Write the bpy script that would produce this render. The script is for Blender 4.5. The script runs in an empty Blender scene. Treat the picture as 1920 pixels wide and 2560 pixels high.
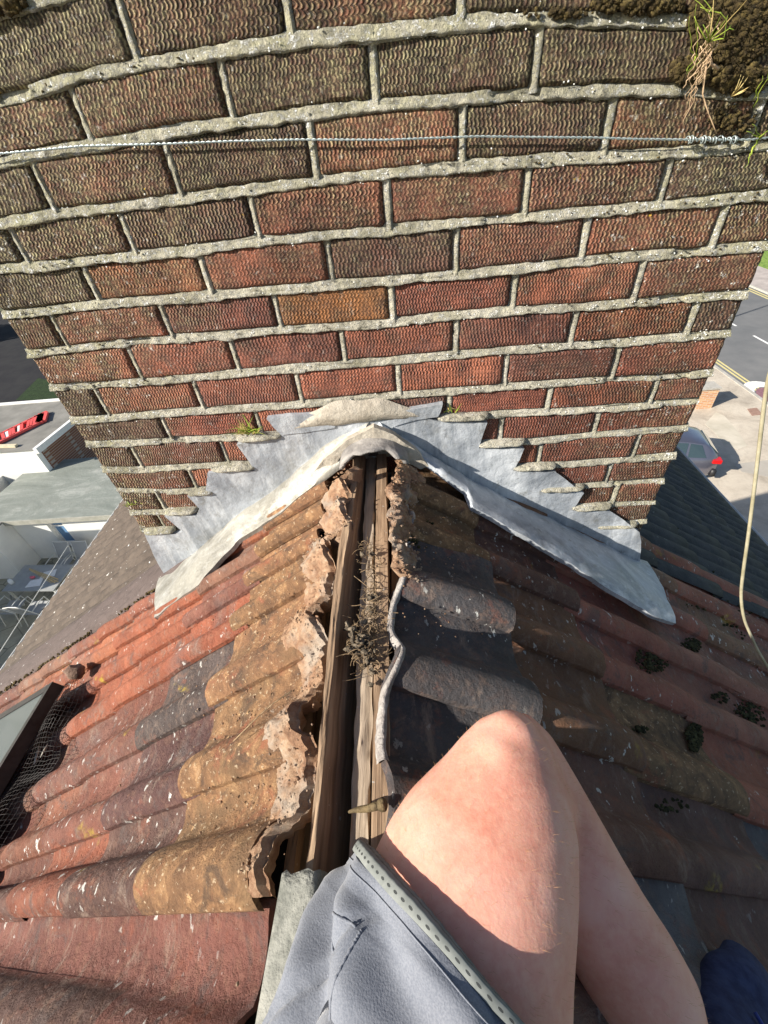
import bpy, bmesh, math, random
from mathutils import Vector, Matrix, noise
random.seed(11)
SC = bpy.context.scene
COL = SC.collection
PI = math.pi

# ------------------------------------------------------------------ camera
RM = [Vector((0.99651409, 0.00413482, -0.08332207)),
      Vector((-0.05947673, -0.66515063, -0.74433672)),
      Vector((-0.05849943, 0.74669775, -0.66258605))]      # rows: right, down, forward
CP = Vector((0.6795, -0.8765, -0.0979))
FPX = 1064.16
cam = bpy.data.cameras.new("camera"); camo = bpy.data.objects.new("camera", cam); COL.objects.link(camo)
cam.sensor_fit = 'HORIZONTAL'; cam.sensor_width = 36.0; cam.lens = 36.0 * FPX / 1920.0
cam.clip_start = 0.02; cam.clip_end = 500
r, d, f = RM
camo.matrix_world = Matrix(((r.x, -d.x, -f.x, CP.x), (r.y, -d.y, -f.y, CP.y), (r.z, -d.z, -f.z, CP.z), (0, 0, 0, 1)))
SC.camera = camo

# ------------------------------------------------------------------ light
SUN = Vector((-0.785, -0.395, 0.492)).normalized()          # direction towards the sun
W = bpy.data.worlds.new("World"); SC.world = W; W.use_nodes = True
nt = W.node_tree; nt.nodes.clear()
wo = nt.nodes.new('ShaderNodeOutputWorld'); bg = nt.nodes.new('ShaderNodeBackground'); sk = nt.nodes.new('ShaderNodeTexSky')
sk.sky_type = 'NISHITA'; sk.sun_disc = False
sk.sun_elevation = math.asin(SUN.z); sk.sun_rotation = math.atan2(SUN.x, SUN.y)
bg.inputs[1].default_value = 0.07
nt.links.new(sk.outputs[0], bg.inputs[0]); nt.links.new(bg.outputs[0], wo.inputs[0])
sl = bpy.data.lights.new("sun", 'SUN'); sl.energy = 5.0; sl.angle = math.radians(0.5); sl.color = (1.0, 0.93, 0.82)
so = bpy.data.objects.new("sun", sl); COL.objects.link(so)
so.rotation_euler = SUN.to_track_quat('Z', 'Y').to_euler(); so.location = (-4, -3, 5)
SC.view_settings.view_transform = 'Standard'; SC.view_settings.look = 'None'
SC.view_settings.exposure = 0.88; SC.view_settings.gamma = 1.0; SC.view_settings.use_curve_mapping = False

# ------------------------------------------------------------------ tracing helpers (pixel of the photo -> point on a real surface)
def ray(x, y):
    v = RM[0] * ((x - 960) / FPX) + RM[1] * ((y - 1280) / FPX) + RM[2]
    return v
def hit(x, y, p0, n):
    v = ray(x, y); n = Vector(n)
    return CP + v * ((Vector(p0) - CP).dot(n) / v.dot(n))
def wallp(x, y, yy=0.0): return hit(x, y, (0, yy, 0), (0, 1, 0))
G = -9.2
def gnd(x, y, z=G): return hit(x, y, (0, 0, z), (0, 0, 1))
def depth_pt(x, y, dd): return CP + ray(x, y) * dd
TH = math.radians(33); AX, AZ = 0.6, -0.66
def slope(side, s, y, h=0.0):        # side -1 left, +1 right
    return Vector((AX + side * (s * math.cos(TH) + h * math.sin(TH)), y, AZ - s * math.sin(TH) + h * math.cos(TH)))
def onslope(side, x, y, h=0.0):      # -> (s, y)
    n = Vector((side * math.sin(TH), 0, math.cos(TH)))
    p = hit(x, y, Vector((AX, 0, AZ)) + n * h, n)
    return (p.x - AX) * side / math.cos(TH) - h * math.tan(TH) * 0 - (h * math.sin(TH)) / math.cos(TH), p.y
def N3(p, s=1.0, seed=0.0):
    return noise.noise(Vector((p[0] * s + seed * 17.3, p[1] * s - seed * 9.1, p[2] * s + seed * 4.7)))
def lerp(a, b, t): return a + (b - a) * t
def smooth(a, b, x):
    t = max(0, min(1, (x - a) / (b - a))); return t * t * (3 - 2 * t)
def interp(xs, ys, x):
    if x <= xs[0]: return ys[0] + (ys[1] - ys[0]) / (xs[1] - xs[0]) * (x - xs[0])
    for i in range(len(xs) - 1):
        if x <= xs[i + 1]: return lerp(ys[i], ys[i + 1], (x - xs[i]) / (xs[i + 1] - xs[i]))
    return ys[-1] + (ys[-1] - ys[-2]) / (xs[-1] - xs[-2]) * (x - xs[-1])

# ------------------------------------------------------------------ object helpers
def tag(o, label=None, cat=None, group=None, kind=None):
    if label: o['label'] = label
    if cat: o['category'] = cat
    if group: o['group'] = group
    if kind: o['kind'] = kind
    return o
def empty(name, loc, label, cat, group=None, rz=0.0):
    o = bpy.data.objects.new(name, None); COL.objects.link(o); o.location = loc; o.rotation_euler = (0, 0, rz)
    o.empty_display_size = 0.1
    return tag(o, label, cat, group)
class MB:
    """collects geometry for ONE mesh; optional colour + uv-like vector per vertex"""
    def __init__(s): s.v = []; s.f = []; s.c = []; s.u = []; s.curc = (1, 1, 1); s.m = []; s.curm = 0
    def vert(s, p, u=(0, 0, 0), c=None):
        s.v.append(tuple(p)); s.u.append(tuple(u)); s.c.append(tuple(c or s.curc)); return len(s.v) - 1
    def face(s, ix): s.f.append(tuple(ix)); s.m.append(s.curm)
    def grid(s, nx, ny, fn, flip=False, closex=False):
        base = len(s.v)
        for j in range(ny + 1):
            for i in range(nx + (0 if closex else 1)):
                q = fn(i / nx, j / ny)
                if isinstance(q, tuple) and len(q) == 2 and isinstance(q[0], Vector): s.vert(q[0], q[1])
                else: s.vert(q)
        w = nx if closex else nx + 1
        for j in range(ny):
            for i in range(nx):
                a = base + j * w + i; b = base + j * w + (i + 1) % w; c = b + w; dd = a + w
                s.face((a, dd, c, b) if flip else (a, b, c, dd))
        return base, w
    def box(s, lo, hi, M=None):
        P = [Vector((x, y, z)) for x in (lo[0], hi[0]) for y in (lo[1], hi[1]) for z in (lo[2], hi[2])]
        if M: P = [M @ p for p in P]
        b = len(s.v)
        for p in P: s.vert(p)
        for q in ((0, 1, 3, 2), (4, 6, 7, 5), (0, 4, 5, 1), (2, 3, 7, 6), (0, 2, 6, 4), (1, 5, 7, 3)): s.face([b + k for k in q])
    def tube(s, pts, rad, n=6, cap=True, flat=1.0):
        pts = [Vector(p) for p in pts]
        if not isinstance(rad, (list, tuple)): rad = [rad] * len(pts)
        base = len(s.v); up = None
        for i, p in enumerate(pts):
            t = (pts[min(i + 1, len(pts) - 1)] - pts[max(i - 1, 0)])
            if t.length < 1e-9: t = Vector((0, 0, 1))
            t.normalize()
            if up is None: up = t.orthogonal().normalized()
            else:
                up = up - t * up.dot(t)
                up = up.normalized() if up.length > 1e-6 else t.orthogonal().normalized()
            b = t.cross(up)
            for k in range(n):
                a = 2 * PI * k / n
                s.vert(p + (up * math.cos(a) + b * math.sin(a) * flat) * rad[i])
        for i in range(len(pts) - 1):
            for k in range(n):
                a = base + i * n + k; b2 = base + i * n + (k + 1) % n
                s.face((a, b2, b2 + n, a + n))
        if cap:
            s.face([base + k for k in range(n)][::-1]); s.face([base + (len(pts) - 1) * n + k for k in range(n)])
    def prism(s, poly, off):             # planar polygon (3d points) extruded by vector off
        b = len(s.v); n = len(poly); off = Vector(off)
        for p in poly: s.vert(p)
        for p in poly: s.vert(Vector(p) + off)
        s.face(list(range(b, b + n))); s.face([b + n + k for k in range(n)][::-1])
        for k in range(n): s.face((b + (k + 1) % n, b + k, b + n + k, b + n + (k + 1) % n))
    def blob(s, c, rx, ry=None, rz=None, amp=0.25, fr=1.0, n=8, m=6, seed=0, M=None):
        ry = ry or rx; rz = rz or rx; c = Vector(c)
        def fn(u, v):
            a = 2 * PI * u; b = PI * (v * 0.998 + 0.001)
            q = Vector((math.cos(a) * math.sin(b), math.sin(a) * math.sin(b), math.cos(b)))
            k = 1 + amp * N3(q, 1.6 * fr, seed)
            w = Vector((q.x * rx * k, q.y * ry * k, q.z * rz * k))
            return c + ((M @ w) if M else w)
        b_, w_ = s.grid(n, m, fn, flip=True, closex=True)
        s.face([b_ + i for i in range(n)]); s.face([b_ + n * m + i for i in range(n)][::-1])
    def build(s, name, mat, parent=None, smooth_=True, fixn=True, **kw):
        me = bpy.data.meshes.new(name); me.from_pydata(s.v, [], s.f); me.validate(); 
        o = bpy.data.objects.new(name, me); COL.objects.link(o)
        for m_ in (mat if isinstance(mat, (list, tuple)) else [mat]): me.materials.append(m_)
        if len(me.vertices) == len(s.v):
            ca = me.attributes.new("col", 'FLOAT_COLOR', 'POINT')
            ca.data.foreach_set("color", [x for c in s.c for x in (c[0], c[1], c[2], 1.0)])
            ua = me.attributes.new("buv", 'FLOAT_VECTOR', 'POINT')
            ua.data.foreach_set("vector", [x for u in s.u for x in u])
        if len(me.polygons) == len(s.m) and any(s.m): me.polygons.foreach_set("material_index", s.m)
        if fixn:
            bm = bmesh.new(); bm.from_mesh(me); bmesh.ops.recalc_face_normals(bm, faces=bm.faces); bm.to_mesh(me); bm.free()
        if smooth_: me.polygons.foreach_set("use_smooth", [True] * len(me.polygons))
        if parent is not None:
            o.parent = parent; bpy.context.view_layer.update(); o.matrix_parent_inverse = parent.matrix_world.inverted()
        if kw: tag(o, **kw)
        return o
def sharp(o, ang=35):
    bm = bmesh.new(); bm.from_mesh(o.data)
    for e in bm.edges:
        if len(e.link_faces) == 2: e.smooth = e.calc_face_angle(0) < math.radians(ang)
    bm.to_mesh(o.data); bm.free(); return o
def copytree(o, loc=None, rz=None, label=None, parent=None):
    c = o.copy(); COL.objects.link(c)
    if parent: c.parent = parent
    if loc is not None: c.location = loc
    if rz is not None: c.rotation_euler = (0, 0, rz)
    if label: c['label'] = label
    for ch in list(o.children): copytree(ch, parent=c)
    return c

# ------------------------------------------------------------------ materials
class NT:
    def __init__(s, name):
        s.m = bpy.data.materials.new(name); s.m.use_nodes = True; s.t = s.m.node_tree; s.t.nodes.clear()
        s.out = s.n('OutputMaterial'); s.b = s.n('BsdfPrincipled'); s.l(s.b.outputs[0], s.out.inputs[0])
        s.b.inputs['Specular IOR Level'].default_value = 0.35
        tc = s.n('TexCoord'); s.obj = tc.outputs['Object']
    def n(s, k): return s.t.nodes.new('ShaderNode' + k)
    def l(s, a, b): s.t.links.new(a, b)
    def setin(s, sock, v):
        if isinstance(v, bpy.types.NodeSocket): s.l(v, sock)
        else: sock.default_value = v
    def math(s, op, a, b=0.0, c=None, clamp=False):
        x = s.n('Math'); x.operation = op; x.use_clamp = clamp
        s.setin(x.inputs[0], a); s.setin(x.inputs[1], b)
        if c is not None: s.setin(x.inputs[2], c)
        return x.outputs[0]
    def noise(s, sc, det=4, rough=0.55, vec=None, dist=0.0, scale3=None):
        vec = vec or s.obj
        if scale3:
            mp = s.n('Mapping'); mp.inputs['Scale'].default_value = scale3; s.l(vec, mp.inputs[0]); vec = mp.outputs[0]
        x = s.n('TexNoise'); s.l(vec, x.inputs['Vector'])
        x.inputs['Scale'].default_value = sc; x.inputs['Detail'].default_value = det; x.inputs['Roughness'].default_value = rough
        x.inputs['Distortion'].default_value = dist
        return x.outputs['Fac']
    def voro(s, sc, feat='F1', vec=None):
        x = s.n('TexVoronoi'); s.l(vec or s.obj, x.inputs['Vector']); x.inputs['Scale'].default_value = sc; x.feature = feat
        return x.outputs['Distance']
    def rng(s, v, a, b, c=0.0, d_=1.0):
        x = s.n('MapRange'); s.setin(x.inputs[0], v)
        for i, q in enumerate((a, b, c, d_)): x.inputs[i + 1].default_value = q
        return x.outputs[0]
    def ramp(s, v, stops):
        x = s.n('ValToRGB'); s.l(v, x.inputs[0]); e = x.color_ramp.elements
        while len(e) < len(stops): e.new(0.5)
        for i, (p, c) in enumerate(stops):
            e[i].position = p; e[i].color = (c[0], c[1], c[2], 1)
        return x.outputs[0]
    def mix(s, fac, a, b, mode='MIX'):
        x = s.n('Mix'); x.data_type = 'RGBA'; x.blend_type = mode
        s.setin(x.inputs[0], fac)
        for k, v in ((6, a), (7, b)):
            if isinstance(v, (tuple, list)): v = (v[0], v[1], v[2], 1)
            s.setin(x.inputs[k], v)
        return x.outputs[2]
    def attr(s, name):
        x = s.n('Attribute'); x.attribute_name = name; return x
    def sep(s, v):
        x = s.n('SeparateXYZ'); s.l(v, x.inputs[0]); return x.outputs
    def bump(s, h, dist=0.003, strength=1.0, nrm=None):
        x = s.n('Bump'); s.l(h, x.inputs['Height']); x.inputs['Distance'].default_value = dist; x.inputs['Strength'].default_value = strength
        if nrm: s.l(nrm, x.inputs['Normal'])
        return x.outputs[0]
    def done(s, col, rough=0.8, nrm=None, metal=0.0, **k):
        if isinstance(col, (tuple, list)): col = (col[0], col[1], col[2], 1)
        s.setin(s.b.inputs['Base Color'], col); s.setin(s.b.inputs['Roughness'], rough); s.b.inputs['Metallic'].default_value = metal
        if nrm: s.l(nrm, s.b.inputs['Normal'])
        for a, b in k.items(): s.setin(s.b.inputs[a.replace('_', ' ')], b)
        return s.m
def simple(name, c1, c2, sc=20, rough=0.8, bd=0.002, det=5, metal=0, bsc=None, scale3=None, lo=.35, hi=.65, **k):
    t = NT(name); n = t.noise(sc, det, .6, scale3=scale3)
    c = t.ramp(n, [(lo, c1), (hi, c2)])
    nb = t.noise(bsc or sc * 3, 5, .6, scale3=scale3)
    return t.done(c, rough, t.bump(nb, bd) if bd else None, metal, **k)
# ================================================================== CHIMNEY
LN = {
0:[(0,250),(87,226),(174,197),(289,174),(434,148),(579,124),(752,98),(960,76),(1076,67),(1203,52),(1365,46),(1539,49),(1700,52)],
1:[(0,405),(116,382),(260,359),(463,321),(637,301),(810,278),(960,262),(1134,249),(1307,234),(1452,229),(1597,223),(1712,226)],
2:[(0,558),(116,538),(231,524),(405,503),(579,480),(752,457),(960,434),(1134,417),(1365,399),(1539,391),(1712,379),(1886,367)],
3:[(0,672),(116,664),(231,649),(480,625),(637,602),(810,587),(960,575),(1134,558),(1365,538),(1481,527),(1654,512),(1920,486)],
4:[(12,788),(116,777),(231,762),(463,745),(579,733),(752,719),(960,700),(1134,687),(1307,669),(1539,643),(1712,632),(1909,614)],
5:[(64,884),(174,872),(347,852),(521,840),(694,826),(960,808),(1134,788),(1307,774),(1481,765),(1654,748),(1869,733)],
6:[(122,970),(231,962),(405,950),(579,933),(752,918),(960,902),(1134,886),(1307,872),(1481,860),(1654,846),(1816,831)],
7:[(174,1051),(289,1043),(463,1028),(637,1017),(810,1005),(960,989),(1134,976),(1307,962),(1481,950),(1654,941),(1770,930)],
8:[(214,1109),(318,1106),(463,1098),(579,1092),(706,1086),(1099,1048),(1249,1034),(1423,1025),(1597,1014),(1741,1002)],
9:[(255,1173),(347,1173),(521,1161),(642,1158),(1197,1112),(1365,1098),(1481,1086),(1597,1077),(1706,1069)],
10:[(301,1225),(423,1228),(539,1219),(1284,1164),(1423,1158),(1539,1150),(1678,1138)],
11:[(332,1280),(452,1277),(1353,1222),(1481,1210),(1654,1202)],
12:[(362,1322),(440,1318),(1427,1267),(1536,1258),(1626,1254)],
13:[(400,1362),(1490,1310),(1608,1301)]}
LW = {}
for k, l in LN.items():
    pts = [wallp(*p) for p in l]
    LW[k] = ([p.x for p in pts], [p.z for p in pts])
XL, XR = -0.088, 1.338
for k in (-1, -2, -3, -4, -5, -6, -7):
    xs = [XL, .3, .62, 1.0, XR]; b = [interp(*LW[0], x) for x in xs]
    LW[k] = (xs, [z + 0.077 * (-k) for z in b])
for k in (14, 15, 16, 17, 18):
    LW[k] = ([XL, XR], [LW[13][1][0] - .062 * (k - 13), LW[13][1][-1] - .066 * (k - 13)])
def bed(k, x): return interp(*LW[k], x)
PP = {0:[(312,64),(718,35),(1151,12)], 1:[(197,278),(561,214),(932,174),(1342,139)],
 2:[(110,475),(428,417),(778,359),(1154,330),(1524,295),(1892,284)], 3:[(41,608),(315,579),(634,538),(966,486),(1316,469),(1663,446)],
 4:[(223,704),(509,675),(822,652),(1139,602),(1463,584),(1799,556)], 5:[(148,831),(414,803),(692,779),(977,739),(1284,727),(1597,693)],
 6:[(336,907),(584,884),(856,860),(1139,831),(1435,808),(1730,791)], 7:[(249,999),(492,979),(744,959),(995,941),(1264,918),(1539,901)],
 8:[(411,1063),(1371,999),(1634,976)], 9:[(336,1132),(556,1121),(1252,1069),(1492,1051)],
 10:[(480,1196),(1348,1132),(1591,1109)], 11:[(402,1253),(1520,1181)], 12:[(402,1302),(1536,1236)]}
def perps(j):
    xs = sorted(wallp(*p).x for p in PP[j]) if j in PP else [0.1125 if j % 2 == 0 else 0.0]
    out = [xs[0]]
    for x in xs[1:]:
        n = max(1, round((x - out[-1]) / .232)); a = out[-1]
        for q in range(n): out.append(a + (x - a) * (q + 1) / n)
    while out[0] > XL + .15: out.insert(0, out[0] - .228)
    while out[-1] < XR - .17: out.append(out[-1] + .228)
    return [x for x in out if XL + .05 < x < XR - .05]

def brick_material():
    t = NT("rustic_brick"); a = t.attr("buv").outputs['Vector']; c = t.attr("col").outputs['Color']
    u, v, w = t.sep(a)
    nz = t.noise(60, 3, .6); nz2 = t.noise(14, 4, .6); x0_ = t.sep(t.obj)[0]
    vv = t.math('ADD', t.math('MULTIPLY', v, 1 / 0.0084), t.math('MULTIPLY', nz2, 1.5))
    vv = t.math('ADD', vv, t.math('MULTIPLY', w, 7.0))
    ri = t.math('FLOOR', vv); fv = t.math('SUBTRACT', t.math('SUBTRACT', vv, ri), .5)
    wn = t.n('TexWhiteNoise'); wn.noise_dimensions = '2D'; cb = t.n('CombineXYZ'); t.l(ri, cb.inputs[0]); t.l(w, cb.inputs[1]); t.l(cb.outputs[0], wn.inputs['Vector'])
    wob = t.math('MULTIPLY', t.math('MULTIPLY', fv, fv), t.math('MULTIPLY_ADD', w, 9.0, 5.0))
    wob = t.math('ADD', wob, t.math('MULTIPLY', fv, t.math('MULTIPLY_ADD', x0_, 2.4, -1.0)))
    ph = t.math('ADD', t.math('ADD', t.math('MULTIPLY', u, t.math('MULTIPLY_ADD', t.math('FRACT', t.math('MULTIPLY', w, 13.7)), 260.0, 830.0)), wob), t.math('MULTIPLY', nz, 4.5))
    ph = t.math('ADD', ph, t.math('MULTIPLY', wn.outputs['Value'], 6.28))
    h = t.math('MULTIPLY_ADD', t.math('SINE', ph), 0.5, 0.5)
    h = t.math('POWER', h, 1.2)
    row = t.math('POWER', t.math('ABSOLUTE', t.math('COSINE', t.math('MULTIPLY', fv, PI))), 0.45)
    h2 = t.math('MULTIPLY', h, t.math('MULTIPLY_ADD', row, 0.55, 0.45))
    amp = t.math('MULTIPLY', t.rng(t.noise(15, 5, .65), .38, .56, .12, 1.0), t.math('MULTIPLY_ADD', t.math('FRACT', t.math('MULTIPLY', w, 7.31)), .6, .55))
    h3 = t.math('ADD', t.math('MULTIPLY', h2, amp), t.math('MULTIPLY', t.noise(190, 5, .75), .55))
    x, y, z = t.sep(t.obj)
    # base colour darkened in the ripple grooves and paler on the crests
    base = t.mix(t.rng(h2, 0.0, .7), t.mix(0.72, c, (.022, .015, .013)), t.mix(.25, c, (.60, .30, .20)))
    base = t.mix(t.rng(t.noise(22, 6, .7), .42, .66), base, t.mix(.62, base, (.05, .035, .04)))
    base = t.mix(t.rng(t.noise(30, 6, .75), .58, .68, 0, .7), base, t.mix(.6, base, (.46, .40, .33)))
    # lichen and moss film, more of it high up and towards the two corners
    hi = t.rng(z, -.42, -.02)
    lft = t.rng(x, .35, -.08); rgt = t.rng(x, .95, 1.36)
    m = t.math('ADD', t.math('MULTIPLY', hi, .98), t.math('ADD', t.math('MULTIPLY', lft, .75), t.math('MULTIPLY', rgt, .60)))
    m = t.math('ADD', m, t.rng(t.noise(11, 6, .65), .3, .75, -.45, .38))
    m = t.math('MULTIPLY', t.math('MINIMUM', t.math('MAXIMUM', m, 0.0), .9), t.rng(t.noise(120, 4, .7), .38, .6, .55, 1.0), clamp=True)
    lich = t.mix(t.rng(t.noise(160, 3, .6), .4, .64), (.055, .048, .026), (.50, .46, .25))
    lich = t.mix(t.rng(h2, .05, .6), (.025, .022, .012), lich)
    base = t.mix(m, base, lich)
    base = t.mix(t.rng(t.noise(3.2, 5, .65, dist=.5), .45, .66, 0, .62), base, t.mix(1.0, base, (.42, .36, .34), 'MULTIPLY'))
    sp = t.rng(t.noise(85, 6, .8), .60, .645)
    sp = t.math('MULTIPLY', sp, t.math('ADD', t.math('MULTIPLY', t.math('MAXIMUM', rgt, lft), 1.1), .28), clamp=True)
    base = t.mix(sp, base, (.60, .60, .55))
    yl = t.math('MULTIPLY', t.rng(t.noise(48, 3, .7), .72, .75), .85)
    base = t.mix(yl, base, (.55, .36, .03))
    return t.done(base, .8, t.bump(h3, .0058, 1.0))
def mortar_material():
    t = NT("weathered_lime_mortar"); x, y, z = t.sep(t.obj)
    n = t.noise(26, 6, .65)
    base = t.ramp(n, [(.3, (.25, .235, .18)), (.5, (.44, .415, .335)), (.72, (.60, .57, .49))])
    hi = t.rng(z, -.5, .05); e = t.math('ADD', t.rng(x, .3, -.08), t.rng(x, 1.0, 1.36))
    m = t.math('ADD', t.math('MULTIPLY', hi, .45), t.math('MULTIPLY', e, .45))
    g = t.math('ADD', m, t.rng(t.noise(17, 5, .7), .35, .7, -.25, .3), clamp=True)
    base = t.mix(t.math('MULTIPLY', g, .75), base, t.mix(t.rng(t.noise(90, 4, .6), .4, .6), (.13, .13, .055), (.42, .41, .20)))
    sp = t.rng(t.noise(120, 6, .85), .53, .57)
    sp = t.math('MULTIPLY', sp, t.math('ADD', t.math('MULTIPLY', m, 1.7), .55), clamp=True)
    base = t.mix(sp, base, (.86, .87, .84))
    base = t.mix(t.rng(t.noise(60, 5, .7), .56, .68), base, (.10, .092, .065))
    base = t.mix(t.rng(t.noise(6, 4, .6), .5, .68, 0, .45), base, (.16, .15, .10))
    h = t.math('ADD', t.noise(70, 6, .7), t.math('MULTIPLY', sp, .25))
    return t.done(base, t.rng(sp, 0, 1, .85, .5), t.bump(h, .010, 1.0))
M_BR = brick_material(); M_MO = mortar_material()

CH = empty("chimney_stack", (0.62, 0.0, -1.3), "big red brown rustic brick chimney rising straight out of the tiled roof ridge", "chimney")
JW = .0115
bb = MB()
reds = [(.38,.115,.065), (.34,.095,.058), (.26,.08,.052), (.44,.14,.075), (.22,.075,.052), (.31,.10,.062)]
darks = [(.12,.056,.046), (.15,.066,.05), (.10,.05,.042), (.17,.07,.055)]
bricks = []
special = {(4, 1): (.50,.17,.07), (5, 3): (.52,.22,.06), (6, 5): (.42,.13,.06), (3, 1): (.24,.075,.05), (5, 2): (.22,.06,.04)}
for j in range(-6, 19):
    xs = [XL] + perps(j) + [XR]
    for i in range(len(xs) - 1):
        x0 = xs[i] + (JW / 2 if i else 0); x1 = xs[i + 1] - (JW / 2 if i < len(xs) - 2 else 0)
        if j > 7 and x1 > .25 and x0 < 1.0 and j > 13: continue
        cx = (x0 + x1) / 2
        cc = special.get((j, i))
        if cc is None:
            pd = .15 + .5 * smooth(4, -1, j) + .5 * max(smooth(.15, -.05, cx), smooth(1.15, 1.35, cx) * .6)
            cc = random.choice(darks) if random.random() < pd else random.choice(reds)
        k = random.uniform(.85, 1.2); bb.curc = tuple(q * k for q in cc)
        sd = random.random(); yo = random.uniform(-.0015, .0015); til = random.uniform(-.008, .008); tz = random.uniform(-.02, .02)
        hw = .0062 + random.uniform(-.0012, .0012)
        nx = max(4, int((x1 - x0) / .008)); ny = 9
        zt = lambda x: bed(j - 1, x) - hw + .0028 * N3((x, j, 0), 22, 3); zb = lambda x: bed(j, x) + hw + .0028 * N3((x, j, 5), 22, 4)
        def fn(u, v):
            ef = lambda q: (math.cos(PI * q) * -.5 + .5) * .35 + q * .65
            uu = ef(u); vv = ef(v)
            x = lerp(x0, x1, uu) + .0022 * N3((u * 0, v * 3, j * 3.1 + i), 2.2, 1) * (1 - abs(2 * u - 1) * 0 )
            z = lerp(zb(x), zt(x), vv)
            eu = min(uu * (x1 - x0), (1 - uu) * (x1 - x0)); ev = min(vv, 1 - vv) * .065
            rr = .006; dd = 0
            for e in (eu, ev):
                if e < rr: dd += (rr - math.sqrt(max(0, rr * rr - (rr - e) ** 2)))
            dd = min(dd, .009)
            y = -.0035 + yo + til * (uu - .5) * .2 + tz * (vv - .5) * .06 + dd + .0012 * N3((x, z, sd), 40) + .002 * N3((x, z, sd), 12)
            return (Vector((x, y, z)), ((x - x0), (z - zb(x)), sd))
        b0, w_ = bb.grid(nx, ny, fn)
        # returns into the joint
        ring = [b0 + q for q in range(nx + 1)] + [b0 + w_ * (r_ + 1) + nx for r_ in range(ny)] + [b0 + w_ * ny + q for q in range(nx - 1, -1, -1)] + [b0 + w_ * r_ for r_ in range(ny - 1, 0, -1)]
        nb = []
        for q in ring:
            p = bb.v[q]; nb.append(bb.vert((p[0], .03, p[2]), bb.u[q]))
        for q in range(len(ring)):
            a = ring[q]; b = ring[(q + 1) % len(ring)]; bb.face((a, nb[q], nb[(q + 1) % len(ring)], b))
        bricks.append((j, x0, x1))
# side faces and back: same bond, plainer bricks
for j in range(-6, 19):
    zt0, zb0 = bed(j - 1, XL) - .006, bed(j, XL) + .006; zt1, zb1 = bed(j - 1, XR) - .006, bed(j, XR) + .006
    ys = [0.034, .105, .33, .47] if j % 2 else [.034, .22, .445, .47]
    for a, b in zip(ys[:-1], ys[1:]):
        bb.curc = random.choice(reds + darks)
        bb.box((XL - .001, a + .005, zb0), (XL + .02, b - .004, zt0)); bb.box((XR - .02, a + .005, zb1), (XR + .001, b - .004, zt1))
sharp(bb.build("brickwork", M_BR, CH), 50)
# mortar
mm = MB()
mm.box((XL + .006, .010, bed(18, .6) - .3), (XR - .006, .47, bed(-7, .6) + .02))
for k in range(-7, 19):
    n = 260
    nw = .5
    def fn(u, v):
        x = lerp(XL - .002 + .003 * N3((k, v, 0), 3), XR + .002, u)
        zc = bed(k, x); hw = .0096 + .0030 * N3((x, k * 3.3, 0), 18, 2) + .0032 * N3((x, k, 0), 75, 6)
        gap = N3((x, k * 7.7, 0), 4.5, 8)
        z = zc + lerp(hw, -hw * 1.05, v)
        pro = lerp(.0015, -.0085, v) + .0034 * N3((x, k, v), 55, 7) + .0032 * N3((x, k, v), 14, 5)
        if gap < -.38: pro += .006
        if v > .99: pro += .012
        if v < .01: pro += .006
        return Vector((x, pro, z))
    mm.grid(n, 7, fn, flip=True)
for j in range(-6, 19):
    for x in perps(j):
        zt, zb = bed(j - 1, x), bed(j, x); rec = random.uniform(-.001, .002)
        def fn(u, v):
            xx = x + (u - .5) * (.0170 + .004 * N3((v, x, j), 4, 3))
            y = rec + lerp(.0035, -.0065, u) + .002 * N3((u, v * 3, x * 9 + j), 5, 2)
            if u < .01 or u > .99: y += .008
            return Vector((xx, y, lerp(zb, zt, v)))
        mm.grid(4, 12, fn)
mm.build("mortar_joints", M_MO, CH)

# ================================================================== LEAD FLASHING
def lead_material(name, ca, cb, white, dirt):
    t = NT(name); n = t.noise(9, 7, .65, dist=.6)
    base = t.ramp(n, [(.3, ca), (.68, cb)])
    s = t.noise(7, 6, .7, scale3=(1, 1, .25), dist=1.0)
    base = t.mix(t.rng(s, .46, .70, 0, .85), base, white)
    base = t.mix(t.rng(t.noise(60, 5, .7, scale3=(1, 1, .12)), .55, .7, 0, .45), base, white)
    base = t.mix(t.rng(t.noise(30, 6, .75), .56, .74, 0, .8), base, dirt)
    base = t.mix(t.rng(t.noise(5, 5, .7, dist=.5), .55, .7, 0, .55), base, dirt)
    return t.done(base, t.rng(n, .3, .7, .38, .62), t.bump(t.math('ADD', t.noise(38, 6, .65), t.math('MULTIPLY', t.noise(12, 3, .5), .8)), .004, 1.0), metal=.22)
M_LD = lead_material("oxidised_lead", (.23,.255,.29), (.44,.475,.52), (.72,.75,.78), (.17,.165,.145))
M_LDC = lead_material("lead_smeared_with_cement", (.21,.20,.17), (.36,.345,.30), (.56,.555,.53), (.13,.12,.10))
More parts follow.
